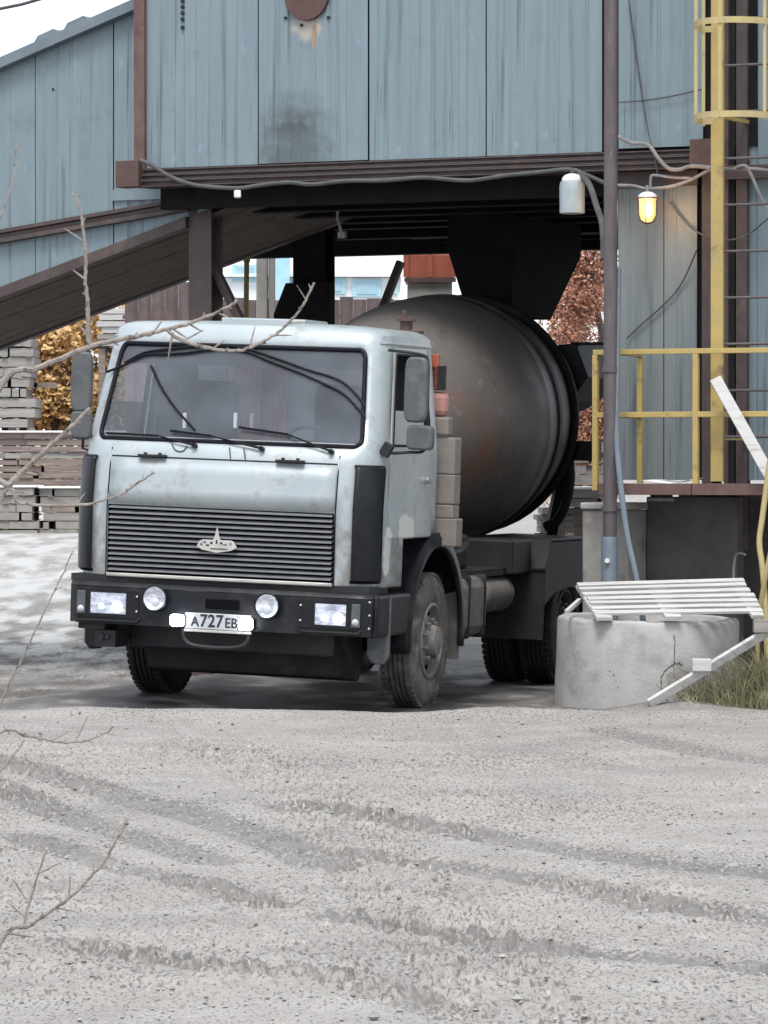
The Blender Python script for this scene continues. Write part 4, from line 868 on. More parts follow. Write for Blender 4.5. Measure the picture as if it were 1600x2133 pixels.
for px, py, m_ in ((385, 868, 'white_enamel'), (415, 880, 'seal'), (491, 868, 'white_enamel'), (525, 869, 'cable_grey')):
    q = inn(px, py, .1); mb = MB(); mb.box(q + Vector((-.014, -.014, -.09)), q + Vector((.014, .014, .03))); mb.build('ornament', m_, trk, bevel=.006)
mb = MB(); mb.box((-1.02, .47, 2.66), (1.0, .485, 2.80)); mb.build('sun_visor', 'seat', trk)
# mirrors
def mirror(s, q, w, h, d=.07):
    mb = MB(); n0 = 12; poly = [(w * .5 * math.copysign(abs(math.cos(a)) ** .45, math.cos(a)), h * .5 * math.copysign(abs(math.sin(a)) ** .35, math.sin(a))) for a in np.linspace(0, 2 * math.pi, 25)[:-1]]
    M_ = Matrix.Translation(q) @ Matrix.Rotation(R(s * -8), 4, 'Z'); fn = lambda u, v, t: M_ @ Vector((u, t, v))
    mb.prism(poly, fn, -d * .5, d * .5); return mb.build('mirror', 'mirror_grey', trk, True, bevel=.018, angle=50)
q = tf(868, 812, .18); mirror(1, q, .19, .50); q2 = tf(876, 912, .18); mirror(1, q2, .22, .19)
a_ = ts(806, 938, 1.24); e = tf(884, 935, .2)
mb = MB(); mb.tube(smoothpts([a_, a_ + Vector((.03, -.02, -.02)), Vector((e.x - .12, .2, e.z - .03)), Vector((e.x - .02, .22, e.z - .02)), Vector((e.x, .24, e.z + .06)), Vector((e.x, .24, q.z)), Vector((e.x - .01, .24, q.z + .22)), Vector((q.x, .24, q.z + .27)), Vector((1.16, .5, q.z + .30))], 4), .012, 8); mb.build('mirror_arm', 'dark_steel', trk, True)
mb = MB(); mb.bar(a_ + Vector((-.02, -.02, -.04)), a_ + Vector((.03, -.02, .05)), .05, .08); mb.build('mirror_bracket', 'dark_steel', trk, bevel=.006)
q = tf(171, 795, .18); mirror(-1, q, .17, .47); q2 = tf(170, 885, .18); mirror(-1, q2, .17, .22)
mb = MB(); mb.tube([(-1.2, .4, q.z - .55), (q.x, .24, q.z - .52), (q.x, .24, q.z + .2), (q.x + .02, .24, q.z + .27), (-1.16, .5, q.z + .28)], .012, 8); mb.build('mirror_arm', 'dark_steel', trk, True)
# bumper
ZB0, ZB1 = .64, .955
def bumpy(x): a = abs(x - .0); return -.06 + .03 * (a / 1.25) ** 2 + (0 if a < 1.14 else .9 * (a - 1.14) ** 1.25)
mb = MB(); xs_ = sorted(list(np.linspace(-1.13, 1.13, 25)) + [-1.235, -1.22, -1.2, -1.18, -1.16, 1.16, 1.18, 1.2, 1.22, 1.235]); prof = [(.10, ZB0 + .01), (.0, ZB0), (-.0, ZB1 - .035), (.006, ZB1 - .03), (.010, ZB1 - .012), (.012, ZB1), (.10, ZB1 + .002)]
for x in xs_:
    for dy, z in prof: mb.v.append((x, bumpy(x) + dy - (.010 if z in (ZB1 - .03,) else 0), z))
kk = len(prof); mb.f = [(i*kk + a, i*kk + a + 1, (i+1)*kk + a + 1, (i+1)*kk + a) for i in range(len(xs_) - 1) for a in range(kk - 1)]
bmp = mb.build('bumper', 'bumper_black', trk, True, solid=.008, angle=30); bmp.location.x = .03
mb = MB(); mb.box((-.82, .35, .44), (.85, .42, .7)); mb.build('valance', 'bumper_black', trk, bevel=.02)  # kept black and set back to read as shadow under the bumper
mb = MB(); mb.prism([(.5, .62), (.62, .27), (1.1, .22), (1.3, .6)], lambda u, v, t: (t, u, v), -.78, .82); mb.build('sump_guard', 'chassis', trk, bevel=.02)
mb = MB(); mb.box((-1.22, .04, .955), (1.22, .5, 1.01)); mb.build('step_ledge', 'dark_steel', trk)
def lamp(s, x0_, x1_):
    # recessed pod with reflector, bulb and marker
    y = bumpy((x0_ + x1_) / 2) - .012; z0_, z1_ = .715, .875; out = max(x0_, x1_, key=abs)
    px0, px1 = (x0_ - .15, x1_ + .13) if s > 0 else (x0_ - .135, x1_ + .12)
    P = [(px0, .90), (px1, .90), (px1, .69), (px1 - .03, .66), (px0 + .03, .66), (px0, .69)]
    mb = MB(); Q = [Vector((u, y - .004, v)) for u, v in P]; mb.tube(Q[2:6], .012, 6); pod = mb.build('lamp_frame', 'bumper_black', bmp, True)
    mb = MB(); mb.box((px0 + .02, y - .004, .69), (px1 - .02, y + .002, .895)); mb.build('lamp_recess', 'blackplastic', pod)
    mb = MB(); nn = 8
    for j in range(5):
        for i in range(nn + 1): u = x0_ + (x1_ - x0_) * i / nn; v = z0_ + (z1_ - z0_) * j / 4; mb.v.append((u, y - .008 + .0 * abs(i - 4), v))
    mb.f = [(j*(nn+1) + i, j*(nn+1) + i + 1, (j+1)*(nn+1) + i + 1, (j+1)*(nn+1) + i) for j in range(4) for i in range(nn)]; hl = mb.build('headlight', 'reflector', bmp, solid=.006)
    mb = MB(); bx_ = x0_ + (x1_ - x0_) * .76; mb.lathe([(.0, .016), (.028, .012), (.042, .0)], 16, Matrix.Translation((bx_, y - .012, z0_ + .052)) @ Matrix.Rotation(math.pi / 2, 4, 'X')); mb.build('bulb', 'headlamp_bulb', hl, True)
    mb = MB(); bx_ = x0_ + (x1_ - x0_) * .3; mb.lathe([(.0, .01), (.014, .008), (.02, .0)], 12, Matrix.Translation((bx_, y - .012, z0_ + .055)) @ Matrix.Rotation(math.pi / 2, 4, 'X')); mb.build('bulb', 'headlamp_bulb', hl, True)
    mb = MB(); mb.box((x0_, y - .022, z0_), (x1_, y - .019, z1_)); mb.build('headlight_lens', 'lens_glass', hl, bevel=.0)
    m0 = (x1_ + .045) if s > 0 else (x0_ - .115)
    mb = MB(); mb.box((m0, y - .018, z0_ - .01), (m0 + .07, y + .0, z1_ + .01)); mk = mb.build('marker_light', 'mirror_grey', bmp, bevel=.008); mb = MB(); mb.lathe([(0, .012), (.02, .008), (.027, 0)], 12, Matrix.Translation((m0 + .035, y - .019, z0_ + .03)) @ Matrix.Rotation(math.pi / 2, 4, 'X')); mb.build('marker_bulb', 'plate_white', mk, True)
    for u in (px0 + .03, px1 - .03):
        for v in (.74, .855):
            mb = MB(); mb.lathe([(0, .008), (.008, .005), (.011, 0)], 8, Matrix.Translation((u + (.0), y - .006, v)) @ Matrix.Rotation(math.pi / 2, 4, 'X')); mb.build('screw', 'chrome', pod)
lamp(1, .80, 1.045); lamp(-1, -1.035, -.745)
for v in (.70, .80, .90): mb = MB(); mb.lathe([(0, .008), (.009, .005), (.012, 0)], 8, Matrix.Translation((1.212, bumpy(1.212) - .006, v)) @ Matrix.Rotation(math.pi / 2, 4, 'X')); mb.build('screw', 'chrome', bmp)
for px, py in ((315, 1246), (549, 1262)):
    q = tf(px, py, -.10); M_ = Matrix.Translation((q.x, -.06, q.z)) @ Matrix.Rotation(math.pi / 2, 4, 'X')
    mb = MB(); mb.lathe([(.0, .0), (.085, .0), (.097, .02), (.102, .05), (.096, .058), (.09, .052)], 28, M_); fg = mb.build('spot_lamp', 'blackplastic', bmp, True)
    mb = MB(); mb.lathe([(0, .022), (.03, .024), (.06, .033), (.09, .05)], 28, M_); mb.build('spot_reflector', 'reflector', fg, True)
    mb = MB(); mb.lathe([(0, .066), (.05, .062), (.09, .052)], 28, M_); mb.build('spot_lens', 'lens_glass', fg, True)
    mb = MB(); mb.lathe([(0, .05), (.026, .045), (.034, .03)], 14, Matrix.Translation((0.0, 0, -.03)) @ M_); mb.build('spot_bulb', 'white_enamel', fg, True)
# number plate and the two square LED lamps
q = tf(446, 1295, -.08); pc = q.x; pz = q.z + .0
mb = MB(); mb.box((pc - .27, bumpy(pc) - .022, pz - .062), (pc + .27, bumpy(pc) - .008, pz + .062)); npl_ = mb.build('number_plate', 'plate_white', bmp, bevel=.006)
mb = MB(); yq = bumpy(pc) - .021; mb.box((pc - .275, yq, pz - .085), (pc + .275, yq + .012, pz - .065)); mb.build('plate_frame', 'strip', npl_, bevel=.003)
def text(s, size, loc, parent, m_='ink', sx=1):
    cu = bpy.data.curves.new('txt', 'FONT'); cu.body = s; cu.size = size; cu.extrude = .0015; cu.offset = size * .012; cu.align_x = 'CENTER'; cu.align_y = 'CENTER'
    t = bpy.data.objects.new('txt', cu); COL.objects.link(t); bpy.context.view_layer.update()
    me = bpy.data.meshes.new_from_object(t.evaluated_get(bpy.context.evaluated_depsgraph_get())); bpy.data.objects.remove(t)
    o = link('plate_character', me, m_, parent); o.rotation_euler = (math.pi / 2, 0, 0); o.location = loc; o.scale = (sx, 1, 1); return o
yt = bumpy(pc) - .025
for ch, x, sz in (('A', -.185, .105), ('7', -.115, .135), ('2', -.05, .135), ('7', .015, .135), ('E', .082, .105), ('B', .135, .105), ('3', .19, .09), ('7', .228, .09)):
    text(ch, sz, (pc + x, yt, pz - (.008 if sz == .105 else -.0 if sz > .1 else -.012)), npl_, sx=.92)
mb = MB(); mb.box((pc + .162, yt - .0005, pz - .055), (pc + .165, yt + .002, pz + .055)); mb.build('plate_line', 'ink', npl_)
for dx in (-.315, .245):
    mb = MB(); mb.box((pc + dx - .056, bumpy(0) - .06, pz - .045), (pc + dx + .056, bumpy(0) - .024, pz + .04)); h_ = mb.build('led_lamp', 'blackplastic', bmp, bevel=.01)
    sup = [(math.copysign(abs(math.cos(a)) ** .5, math.cos(a)), math.copysign(abs(math.sin(a)) ** .5, math.sin(a))) for a in np.linspace(0, 2 * math.pi, 33)[:-1]]
    mb = MB(); mb.prism([(pc + dx + .058 * u, pz - .002 + .046 * v) for u, v in sup], lambda u, v, t: (u, t, v), bumpy(0) - .072, bumpy(0) - .061); mb.build('led_face', 'led', h_)
mb = MB(); q = tf(455, 1258, -.07); mb.box((q.x - .14, bumpy(0) - .012, q.z - .04), (q.x + .14, bumpy(0) + .002, q.z + .035)); mb.build('tow_recess', 'grille_back', bmp, bevel=.02)
mb = MB(); mb.tube(smoothpts([(pc - .29, -.05, pz - .07), (pc - .27, -.06, pz - .15), (pc - .17, -.06, pz - .195), (pc + .12, -.06, pz - .195), (pc + .23, -.06, pz - .15), (pc + .25, -.05, pz - .07)], 5), .017, 8); mb.build('bar_loop', 'dark_steel', bmp, True)
mb = MB(); mb.box((-1.17, .02, .585), (-.95, .3, .645)); mb.build('bumper_bracket', 'chassis', bmp, bevel=.005)
mb = MB(); mb.box((-1.03, .03, .45), (-.86, .3, .58)).cyl((-.97, .0, .53), (-.97, .04, .53), .025, n=8).cyl((-.92, .0, .53), (-.92, .04, .53), .016, n=8); mb.build('tow_hook', 'dark_steel', bmp)
# wheels
FA, RA, WR = ts(890, 1340, 1.2).y + .06, 5.62, .54
def wheel(cx, cy, s, dusty=True, w=.29, name='wheel', steer=0):
    M_ = Matrix.Translation((cx, cy, WR)) @ Matrix.Rotation(R(steer), 4, 'Z') @ Matrix.Rotation(s * math.pi / 2, 4, 'Y')     # lathe axis -> outward
    h = w / 2; prof = [(.29, -h + .02), (.34, -h + .005), (.44, -h), (.5, -h + .012), (.528, -h + .035)]
    for k in range(5):
        a = -h + .045 + k * (w - .09) / 5; b = a + (w - .09) / 5; prof += [(.54, a + .004), (.54, b - .010)] + ([(.522, b - .006), (.522, b + .001)] if k < 4 else [])
    prof += [(.528, h - .035), (.5, h - .012), (.47, h - .001), (.44, h), (.36, h + .004), (.34, h - .005), (.29, h - .02), (.285, h - .05)]
    mb = MB(); mb.lathe(prof, 56, M_)
    for k in range(56):                    # shoulder lugs
        a = k * 2 * math.pi / 56
        for e in (-1, 1):
            q = M_ @ Matrix.Rotation(a + e * .03, 4, 'Z') @ Matrix.Translation((.532, 0, e * (h - .042))); mb.box((-.012, -.018, -.03), (.013, .018, .02), q)
    t = mb.build(name, 'tyre_dusty' if dusty else 'rubber', trk, True, angle=45)
    mb = MB(); mb.lathe([(.30, h - .05), (.305, h - .005), (.285, h + .004), (.275, h - .01), (.262, h - .075), (.235, h - .085), (.19, h - .045), (.15, h - .03), (.13, h - .025), (.125, h + .02), (.11, h + .05), (.06, h + .06), (0, h + .06)], 40, M_); rim = mb.build('rim', 'rim_dusty', t, True)
    for k in range(10):
        a = k * math.pi / 5; q = M_ @ Matrix.Rotation(a, 4, 'Z'); mb = MB(); mb.cyl(q @ Vector((.165, 0, h - .05)), q @ Vector((.165, 0, h + .015)), .017, n=6); mb.build('wheel_nut', 'rim_dusty', rim)
    for k in range(8):
        a = (k + .5) * math.pi / 4; q = M_ @ Matrix.Rotation(a, 4, 'Z') @ Matrix.Translation((.228, 0, 0)); mb = MB(); mb.lathe([(0, h - .072), (.02, h - .072), (.024, h - .060)], 10, q); mb.build('hand_hole', 'grille_back', rim)
    return t
FX = 1.075
wheel(FX, FA, 1, steer=1); wheel(-FX, FA, -1, False, steer=1)
for x in (1.09, .75): wheel(x, RA, 1, False)
for x in (-1.09, -.75): wheel(x, RA, -1, False)
# fenders
def fender(s):
    mb = MB(); r0, r1 = .70, .80; xo, xi = s * 1.26, s * .88; zc_ = .58; aa = [math.radians(a) for a in range(-8, 189, 7)]
    def yz(a, r): return FA - r * .95 * math.cos(a), zc_ + r * math.sin(a)
    for a in aa:
        y0, z0 = yz(a, r0); y1, z1 = yz(a, r1 - .02); y2, z2 = yz(a, r1 + .02)
        mb.v += [(xi, y1, z1), (xo - s * .02, y2, z2), (xo, y1 , z1 - .0), (xo, y0 + (y1 - y0) * .25, z0 + (z1 - z0) * .25), (xo - s * .03, y0, z0)]
    mb.f = [(i*5 + k, i*5 + k + 1, (i+1)*5 + k + 1, (i+1)*5 + k) for i in range(len(aa) - 1) for k in range(4)]
    f = mb.build('fender', 'bumper_black', trk, True, solid=.01, angle=50)
    # front skirt joining the bumper end, with a muddy flap below
    y = FA - .70; mb = MB(); mb.prism([(s * 1.262, .95), (s * 1.262, .46), (s * 1.22, .40), (s * 1.12, .41), (s * 1.08, .47), (s * 1.08, .62)], lambda u, v, t: (u, t, v), .44, .5); mb.build('corner_skirt', 'mirror_grey' if s > 0 else 'bumper_black', f, bevel=.02)
    mb = MB(); mb.box((min(s * 1.255, s * .9), .17, .62), (max(s * 1.255, s * .9), y + .05, .95)); mb.build('corner_box', 'bumper_black', f, bevel=.03)
    mb = MB(); mb.box((min(s * 1.23, s * .92), FA + .70, .36), (max(s * 1.23, s * .92), FA + .715, .95)); mb.build('mud_flap', 'rim_dusty' if s > 0 else 'rubber', f)
    if s > 0: mb = MB(); mb.box((1.262, FA + .14, 1.355), (1.285, FA + .27, 1.41)); mb.build('turn_signal', 'orange_lens', f, bevel=.006)
fender(1); fender(-1)
# chassis
for x in (-.42, .42): mb = MB(); mb.box((x - .04, .2, .72), (x + .04, 8.0, .98)); mb.build('chassis_rail', 'chassis', trk)
mb = MB(); mb.box((-.95, FA - .07, .46), (.95, FA + .07, .60)); mb.build('front_axle', 'chassis', trk, bevel=.02)
mb = MB(); mb.tube([(-1, RA, .54), (-.3, RA, .54), (-.2, RA, .54), (.2, RA, .54), (.3, RA, .54), (1, RA, .54)], [.09, .09, .24, .24, .09, .09], 16); mb.build('rear_axle', 'chassis', trk)
mb = MB(); mb.box((-.4, .5, .62), (.4, 1.7, 1.4)); mb.build('engine', 'chassis', trk, bevel=.05)
# fuel tank, air reservoir, side boxes behind the cab
a = ts(958, 1210, 1.2); y0 = a.y + .12
mb = MB(); mb.box((.55, y0, .52), (1.2, y0 + .75, 1.02)); tk = mb.build('fuel_tank', 'tank_grey', trk, bevel=.09)
for yy in (y0 + .14, y0 + .58): mb = MB(); mb.box((.54, yy, .51), (1.212, yy + .05, 1.032)); mb.build('tank_strap', 'chassis', tk, bevel=.09)
mb = MB(); mb.cyl((1.0, y0 + .75, .96), (1.0, y0 + .84, .98), .07, n=14); mb.build('filler_cap', 'dark_steel', tk)
mb = MB(); yq = y0 + 1.0; prof = [(0, -.45), (.1, -.44), (.15, -.40), (.16, -.36), (.16, .36), (.15, .40), (.1, .44), (0, .45)]; mb.lathe(prof, 24, Matrix.Translation((.98, yq + .35, .84)) @ Matrix.Rotation(math.pi / 2, 4, 'X')); mb.build('air_reservoir', 'tank_grey', trk, True)
def bx2(px0, px1, py0, py1, y0_, y1_, name, m_, bev):
    a_, b_ = tf(px0, py1, y0_), tf(px1, py0, y0_); mb = MB(); mb.box((a_.x - .12, y0_, a_.z), (b_.x, y1_, b_.z)); return mb.build(name, m_, trk, bevel=bev)
for py0, py1, px1 in ((912, 987, 949), (989, 1050, 947), (1052, 1079, 944), (1081, 1138, 951)): bx2(905, px1, py0, py1, 1.72, 1.9, 'side_box', 'boxes', .012)
bx2(905, 931, 816, 868, 1.70, 1.82, 'filter_cover', 'pinkish', .05); bx2(905, 935, 869, 907, 1.70, 1.84, 'filter_housing', 'boxes', .02)
bx2(903, 915, 738, 813, 1.70, 1.74, 'warning_strip', 'red_old', .008); bx2(921, 928, 762, 813, 1.70, 1.74, 'bracket', 'dark_steel', .004)
q = tf(846, 690, 1.75); mb = MB(); mb.box((q.x - .11, 1.70, q.z - .9), (q.x + .09, 1.8, q.z - .02)).box((q.x - .13, 1.69, q.z - .02), (q.x + .13, 1.82, q.z + .01)); vb = mb.build('valve_bracket', 'rust_plate', trk, bevel=.008)
mb = MB(); mb.cyl((q.x, 1.75, q.z + .01), (q.x, 1.75, q.z + .08), .05, n=12).cyl((q.x, 1.75, q.z + .08), (q.x, 1.75, q.z + .1), .075, n=12).cyl((q.x - .02, 1.75, q.z + .1), (q.x - .02, 1.75, q.z + .17), .018, n=8); mb.build('valve', 'rust_plate', vb)
# rear mudguards
for s in (1, -1):
    mb = MB(); pr = [(RA - .86, .42), (RA - .84, 1.03), (RA - .66, 1.30), (RA + .66, 1.30), (RA + .84, 1.03), (RA + .86, .6), (RA + .83, .6), (RA + .81, 1.02), (RA + .65, 1.275), (RA - .65, 1.275), (RA - .81, 1.02), (RA - .83, .42)]
    mb.prism(pr, lambda u, v, t: (t, u, v), min(s * .52, s * 1.27), max(s * .52, s * 1.27)); mg = mb.build('rear_mudguard', 'dark_steel', trk, bevel=.008)
    mb = MB(); mb.prism([(RA - .80, .72), (RA - .80, 1.02), (RA - .645, 1.27), (RA + .645, 1.27), (RA + .80, 1.02), (RA + .80, .72), (RA + .5, .82), (RA, .86), (RA - .5, .82)], lambda u, v, t: (t, u, v), min(s * 1.245, s * 1.262), max(s * 1.245, s * 1.262)); mb.build('side_plate', 'dark_steel', mg, bevel=.004)
    mb = MB(); mb.tube([(s * .57, RA - .845, 1.035), (s * 1.275, RA - .845, 1.035)], .014, 6); mb.build('mudguard_bead', 'chassis', mg)
mb = MB(); mb.box((.3, 2.1, 1.0), (1.1, RA - .9, 1.06)); mb.build('subframe_deck', 'chassis', trk)
mb = MB(); mb.tube(smoothpts([(1.0, 2.05, 1.42), (1.02, 2.12, 1.28), (1.05, 2.4, 1.2), (1.05, 2.9, 1.22), (1.05, 3.1, 1.28)], 4), .03, 8); mb.build('water_pipe', 'dark_steel', trk, True)
mb = MB(); mb.box((.5, 4.15, 1.0), (1.15, 4.75, 1.3)); mb.build('tool_box', 'dark_steel', trk, bevel=.02)
mb = MB(); mb.box((.5, 3.15, 1.06), (.95, 3.5, 1.35)); mb.build('drum_pedestal', 'chassis', trk, bevel=.03)
# drum: domed front, cylinder, tapering rear; axis rises to the rear
DM = Matrix.Translation((0.0, 3.25, 2.17)) @ Matrix.Rotation(R(-90 + 3.5), 4, 'X')
mb = MB(); dk = [(1.10 * math.sqrt(max(0, 1 - ((2.1 - t) / 2.1) ** 2)), t) for t in [2.1 * (1 - math.cos(a)) for a in np.linspace(0, math.pi / 2, 20)]]
dk += [(1.104, 2.12), (1.104, 2.16), (1.10, 2.165), (1.095, 2.4), (1.06, 2.7), (1.0, 3.4), (.8, 4.0), (.62, 4.4), (.62, 4.5), (.5, 4.5), (.5, 4.2), (0, 4.2)]
mb.lathe(dk, 80, DM); dr = mb.build('drum', 'drum', trk, True, angle=50)
mb = MB(); mb.lathe([(1.08, 2.40), (1.115, 2.41), (1.115, 2.49), (1.06, 2.50)], 80, DM); mb.build('roller_ring', 'dark_steel', dr, True, angle=30)
mb = MB(); mb.box((-.35, 2.6, 1.06), (.35, 3.4, 2.5)); mb.build('gearbox_stand', 'chassis', trk, bevel=.03)
# rear frame ring, hopper and chute
fr_ = MB(); RF = DM @ Matrix.Translation((0, 0, 3.35)); pts = [RF @ Vector((1.20 * math.cos(a), 1.20 * math.sin(a), -.15)) for a in np.linspace(R(-15), R(195), 32)]
pts = [RF @ Vector((1.06 * math.cos(a), 1.06 * math.sin(a), -.25)) for a in np.linspace(0, 2 * math.pi, 49)]
fr_.tube(pts, .038, 8, False); fr_.build('rear_frame', 'dark_steel', trk, True)
for s in (1, -1):
    mb = MB(); mb.bar((s * .55, 7.3, 1.0), (s * .98, 6.5, 2.2), .1, .1); mb.build('rear_strut', 'dark_steel', trk)
a = TR.at(1205, 715, 1, 6.7); b = TR.at(1231, 785, 1, 6.7); c = TR.at(1195, 835, 1, 6.7); e = TR.at(1160, 720, 1, 6.7)
mb = MB(); mb.prism([(e.x, e.z), (a.x, a.z), (b.x, b.z), (c.x, c.z), (e.x, c.z - .1)], lambda u, v, t: (u, t, v), 6.6, 7.6); mb.build('hopper', 'dark_steel', trk, bevel=.01)
a = TR.at(1190, 716, 1, 6.7); b = TR.at(1262, 716, 1, 6.7); mb = MB(); mb.bar(a, b, .05, .03); mb.build('hopper_rail', 'dark_steel', trk)
a = TR.at(1165, 938, 1, 6.6); b = TR.at(1250, 940, 1, 6.6); mb = MB(); mb.bar(a, b, .12, .18); mb.build('chute_arm', 'dark_steel', trk, bevel=.01)
P = [TR.at(px, py, 1, 6.5) for px, py in ((1186, 960), (1188, 1000), (1178, 1050), (1160, 1085), (1135, 1098))]; mb = MB(); mb.tube(smoothpts(P, 5), .045, 8); mb.build('chute_pivot', 'dark_steel', trk, True)

# ------------------------------------------------------------------ yard behind: stacks, trees, fence, far buildings
def gpt(px, D): p_ = atD(px, 1000, D); p_.z = gz(p_.x, p_.y); return p_
def stack(px0, px1, py0, py1, D, n, m_, label, cat='stack', snow=False, group='stacks of slabs and boards in the yard', seed=0, depth=1.2, name='slab_stack', part='slab'):
    rs = random.Random(seed); a = atD(px0, py1, D); b = atD(px1, py0, D); st = empty(name, (a.x, D, a.z)); tag(st, label, cat, group)
    w, h = b.x - a.x, b.z - a.z; th = h / n
    for k in range(n):
        j0, j1 = rs.uniform(-.05, .05), rs.uniform(-.08, .08); jd = rs.uniform(-.03, .03); cut = sorted(rs.uniform(.15, .85) for _ in range(rs.choice((1, 1, 2)))); e = [0] + cut + [1]
        for u, v in zip(e[:-1], e[1:]):
            mb = MB(); mb.box((j0 + w * u + .004, jd + rs.uniform(-.025, .025), k * th), (j1 + w * v - .004, depth, k * th + th * rs.uniform(.80, .95))); mb.build(part, m_ if rs.random() < .75 else rs.choice(['grey_wood', 'brown_wood', 'conc_mid']), st)
        for u in (.1, .5, .9): mb = MB(); mb.box((w * u, .0, k * th + th * .93), (w * u + .08, depth, (k + 1) * th)); mb.build('spacer', 'brown_wood', st)
    if snow: mb = MB(); mb.box((-.03, -.05, h - .01), (w + .03, depth, h + .02)); mb.build('snow_cap', 'snowy', st, bevel=.008)
    gb_ = gz(a.x + w / 2, D + .5)
    if a.z - gb_ > .05:
        for u in (.03, .34, .66, .97): mb = MB(); mb.box((w * u - .05, .1, gb_ - a.z - .1), (w * u + .05, .25, -.004)); mb.build('bearer', 'brown_wood', st)
    return st
stack(-60, 72, 1014, 1136, 57.6, 7, 'conc_mid', 'low snow-topped grey slab stack at the left edge', snow=True, seed=1)
stack(84, 240, 1016, 1136, 57.8, 7, 'conc_mid', 'snow-topped grey slab stack just left of the cab', snow=True, seed=2)
stack(-60, 260, 900, 1010, 60.0, 8, 'brown_wood', 'long brown timber stack behind the snowy slabs on the left', snow=True, seed=3, name='timber_stack', part='timber')
stack(-60, 66, 700, 890, 60.3, 9, 'grey_wood', 'high stack of grey boards at the left edge below the gallery', seed=4, name='board_stack', part='board')
stack(205, 400, 640, 720, 61.5, 6, 'white_wood', 'stack of pale boards showing over the cab roof', seed=5, name='board_stack', part='board')
stack(1120, 1262, 1058, 1110, 45.0, 4, 'conc_mid', 'low pile of broken slabs between the drum and the pillar', snow=False, seed=6, name='rubble_pile')
stack(1165, 1290, 1018, 1056, 44.0, 2, 'white_wood', 'pale boards laid over the rubble behind the concrete pillar', seed=7, snow=True, name='board_stack', part='board')
stack(1168, 1275, 920, 1010, 47.0, 4, 'grey_wood', 'grey board stack half hidden behind the drum frame', seed=8, name='board_stack', part='board')
# timber posts with a shelf
for px, lab in ((18, 'leaning dark post at the left edge among the stacks'), (48, 'upright dark post beside the leaning one among the stacks')):
    a = gpt(px, 61.2); b = atD(px - 10 if px == 18 else px, 800, 61.2) - a; o = empty('timber_post', a); tag(o, lab, 'post', 'timber posts among the stacks'); mb = MB(); mb.bar((0, 0, -.1), b, .10, .10); mb.build('shaft', 'brown_wood', o); mb = MB(); mb.bar(b + Vector((-.35, 0, 0)), b + Vector((.5, 0, -.02)), .08, .08); mb.build('crosspiece', 'brown_wood', o)
def tree(px, pytop, D, wpx, leaf, label, n=1500, seed=0, group='autumn trees behind the yard', ls=.09):
    rs = random.Random(seed); g = gpt(px, D); tz = atD(px, pytop, D).z - g.z; w = wpx / F * D / 2; t = empty('autumn_tree', g); tag(t, label, 'tree', group)
    mb = MB(); trunk = [Vector((0, 0, -.1)), Vector((rs.uniform(-.1, .1), 0, tz * .35)), Vector((rs.uniform(-.2, .2), rs.uniform(-.2, .2), tz * .7)), Vector((rs.uniform(-.2, .2), 0, tz * .97))]; mb.tube(trunk, [.11, .08, .045, .015], 8); tips = []
    for k in range(16):
        h = .12 + .8 * rs.random(); b = Vector((0, 0, tz * h)); a = rs.random() * 6.28; ln = w * rs.uniform(.6, 1.1) * (1.15 - .6 * h); e = b + Vector((ln * math.cos(a), ln * math.sin(a), ln * rs.uniform(.2, .8))); m1 = b.lerp(e, .5) + Vector((0, 0, -.06)); mb.tube([b, m1, e], [.035, .022, .008], 5); tips += [m1, b.lerp(e, .75), e]
        for q in range(3): e2 = b.lerp(e, rs.uniform(.4, .9)); e3 = e2 + Vector((rs.gauss(0, .3), rs.gauss(0, .3), rs.uniform(0, .4))) * w; mb.tube([e2, e3], [.012, .004], 4); tips.append(e3)
    mb.build('trunk', 'bark_dark', t)
    mb = MB()
    for i in range(n):
        c = rs.choice(tips); p_ = c + Vector((rs.gauss(0, .16), rs.gauss(0, .16), rs.gauss(0, .16))) * max(w, .8); s = ls * rs.uniform(.5, 1.4); u = Vector((rs.gauss(0, 1), rs.gauss(0, 1), rs.gauss(0, 1))).normalized(); v = u.orthogonal().normalized(); k = len(mb.v)
        mb.v += [tuple(p_ - u * s), tuple(p_ + v * s * .6), tuple(p_ + u * s), tuple(p_ - v * s * .6)]; mb.f.append((k, k+1, k+2, k+3))
    mb.build('crown', leaf, t); return t
tree(110, 660, 63.0, 190, 'leaf_orange', 'orange autumn tree at the far left under the gallery', 6000, 1, ls=.06)
tree(165, 640, 63.3, 190, 'leaf_orange', 'orange autumn tree directly left of the cab mirror', 6000, 2, ls=.06)
tree(222, 650, 63.2, 120, 'leaf_orange', 'slim yellow autumn tree next to the cab windshield', 4000, 3, ls=.06)
tree(300, 625, 68, 120, 'leaf_orange', 'autumn tree top showing above the cab roof', 3000, 4, ls=.06)
tree(1180, 500, 52, 150, 'leaf_red', 'reddish autumn tree seen right behind the drum', 9000, 5, ls=.028)
tree(1232, 480, 50, 150, 'leaf_red', 'reddish autumn tree seen just left of the steel pole', 9000, 6, ls=.028)
tree(1215, 560, 55, 200, 'leaf_orange', 'orange bush low between the drum and the steel pole', 6000, 7, ls=.03)
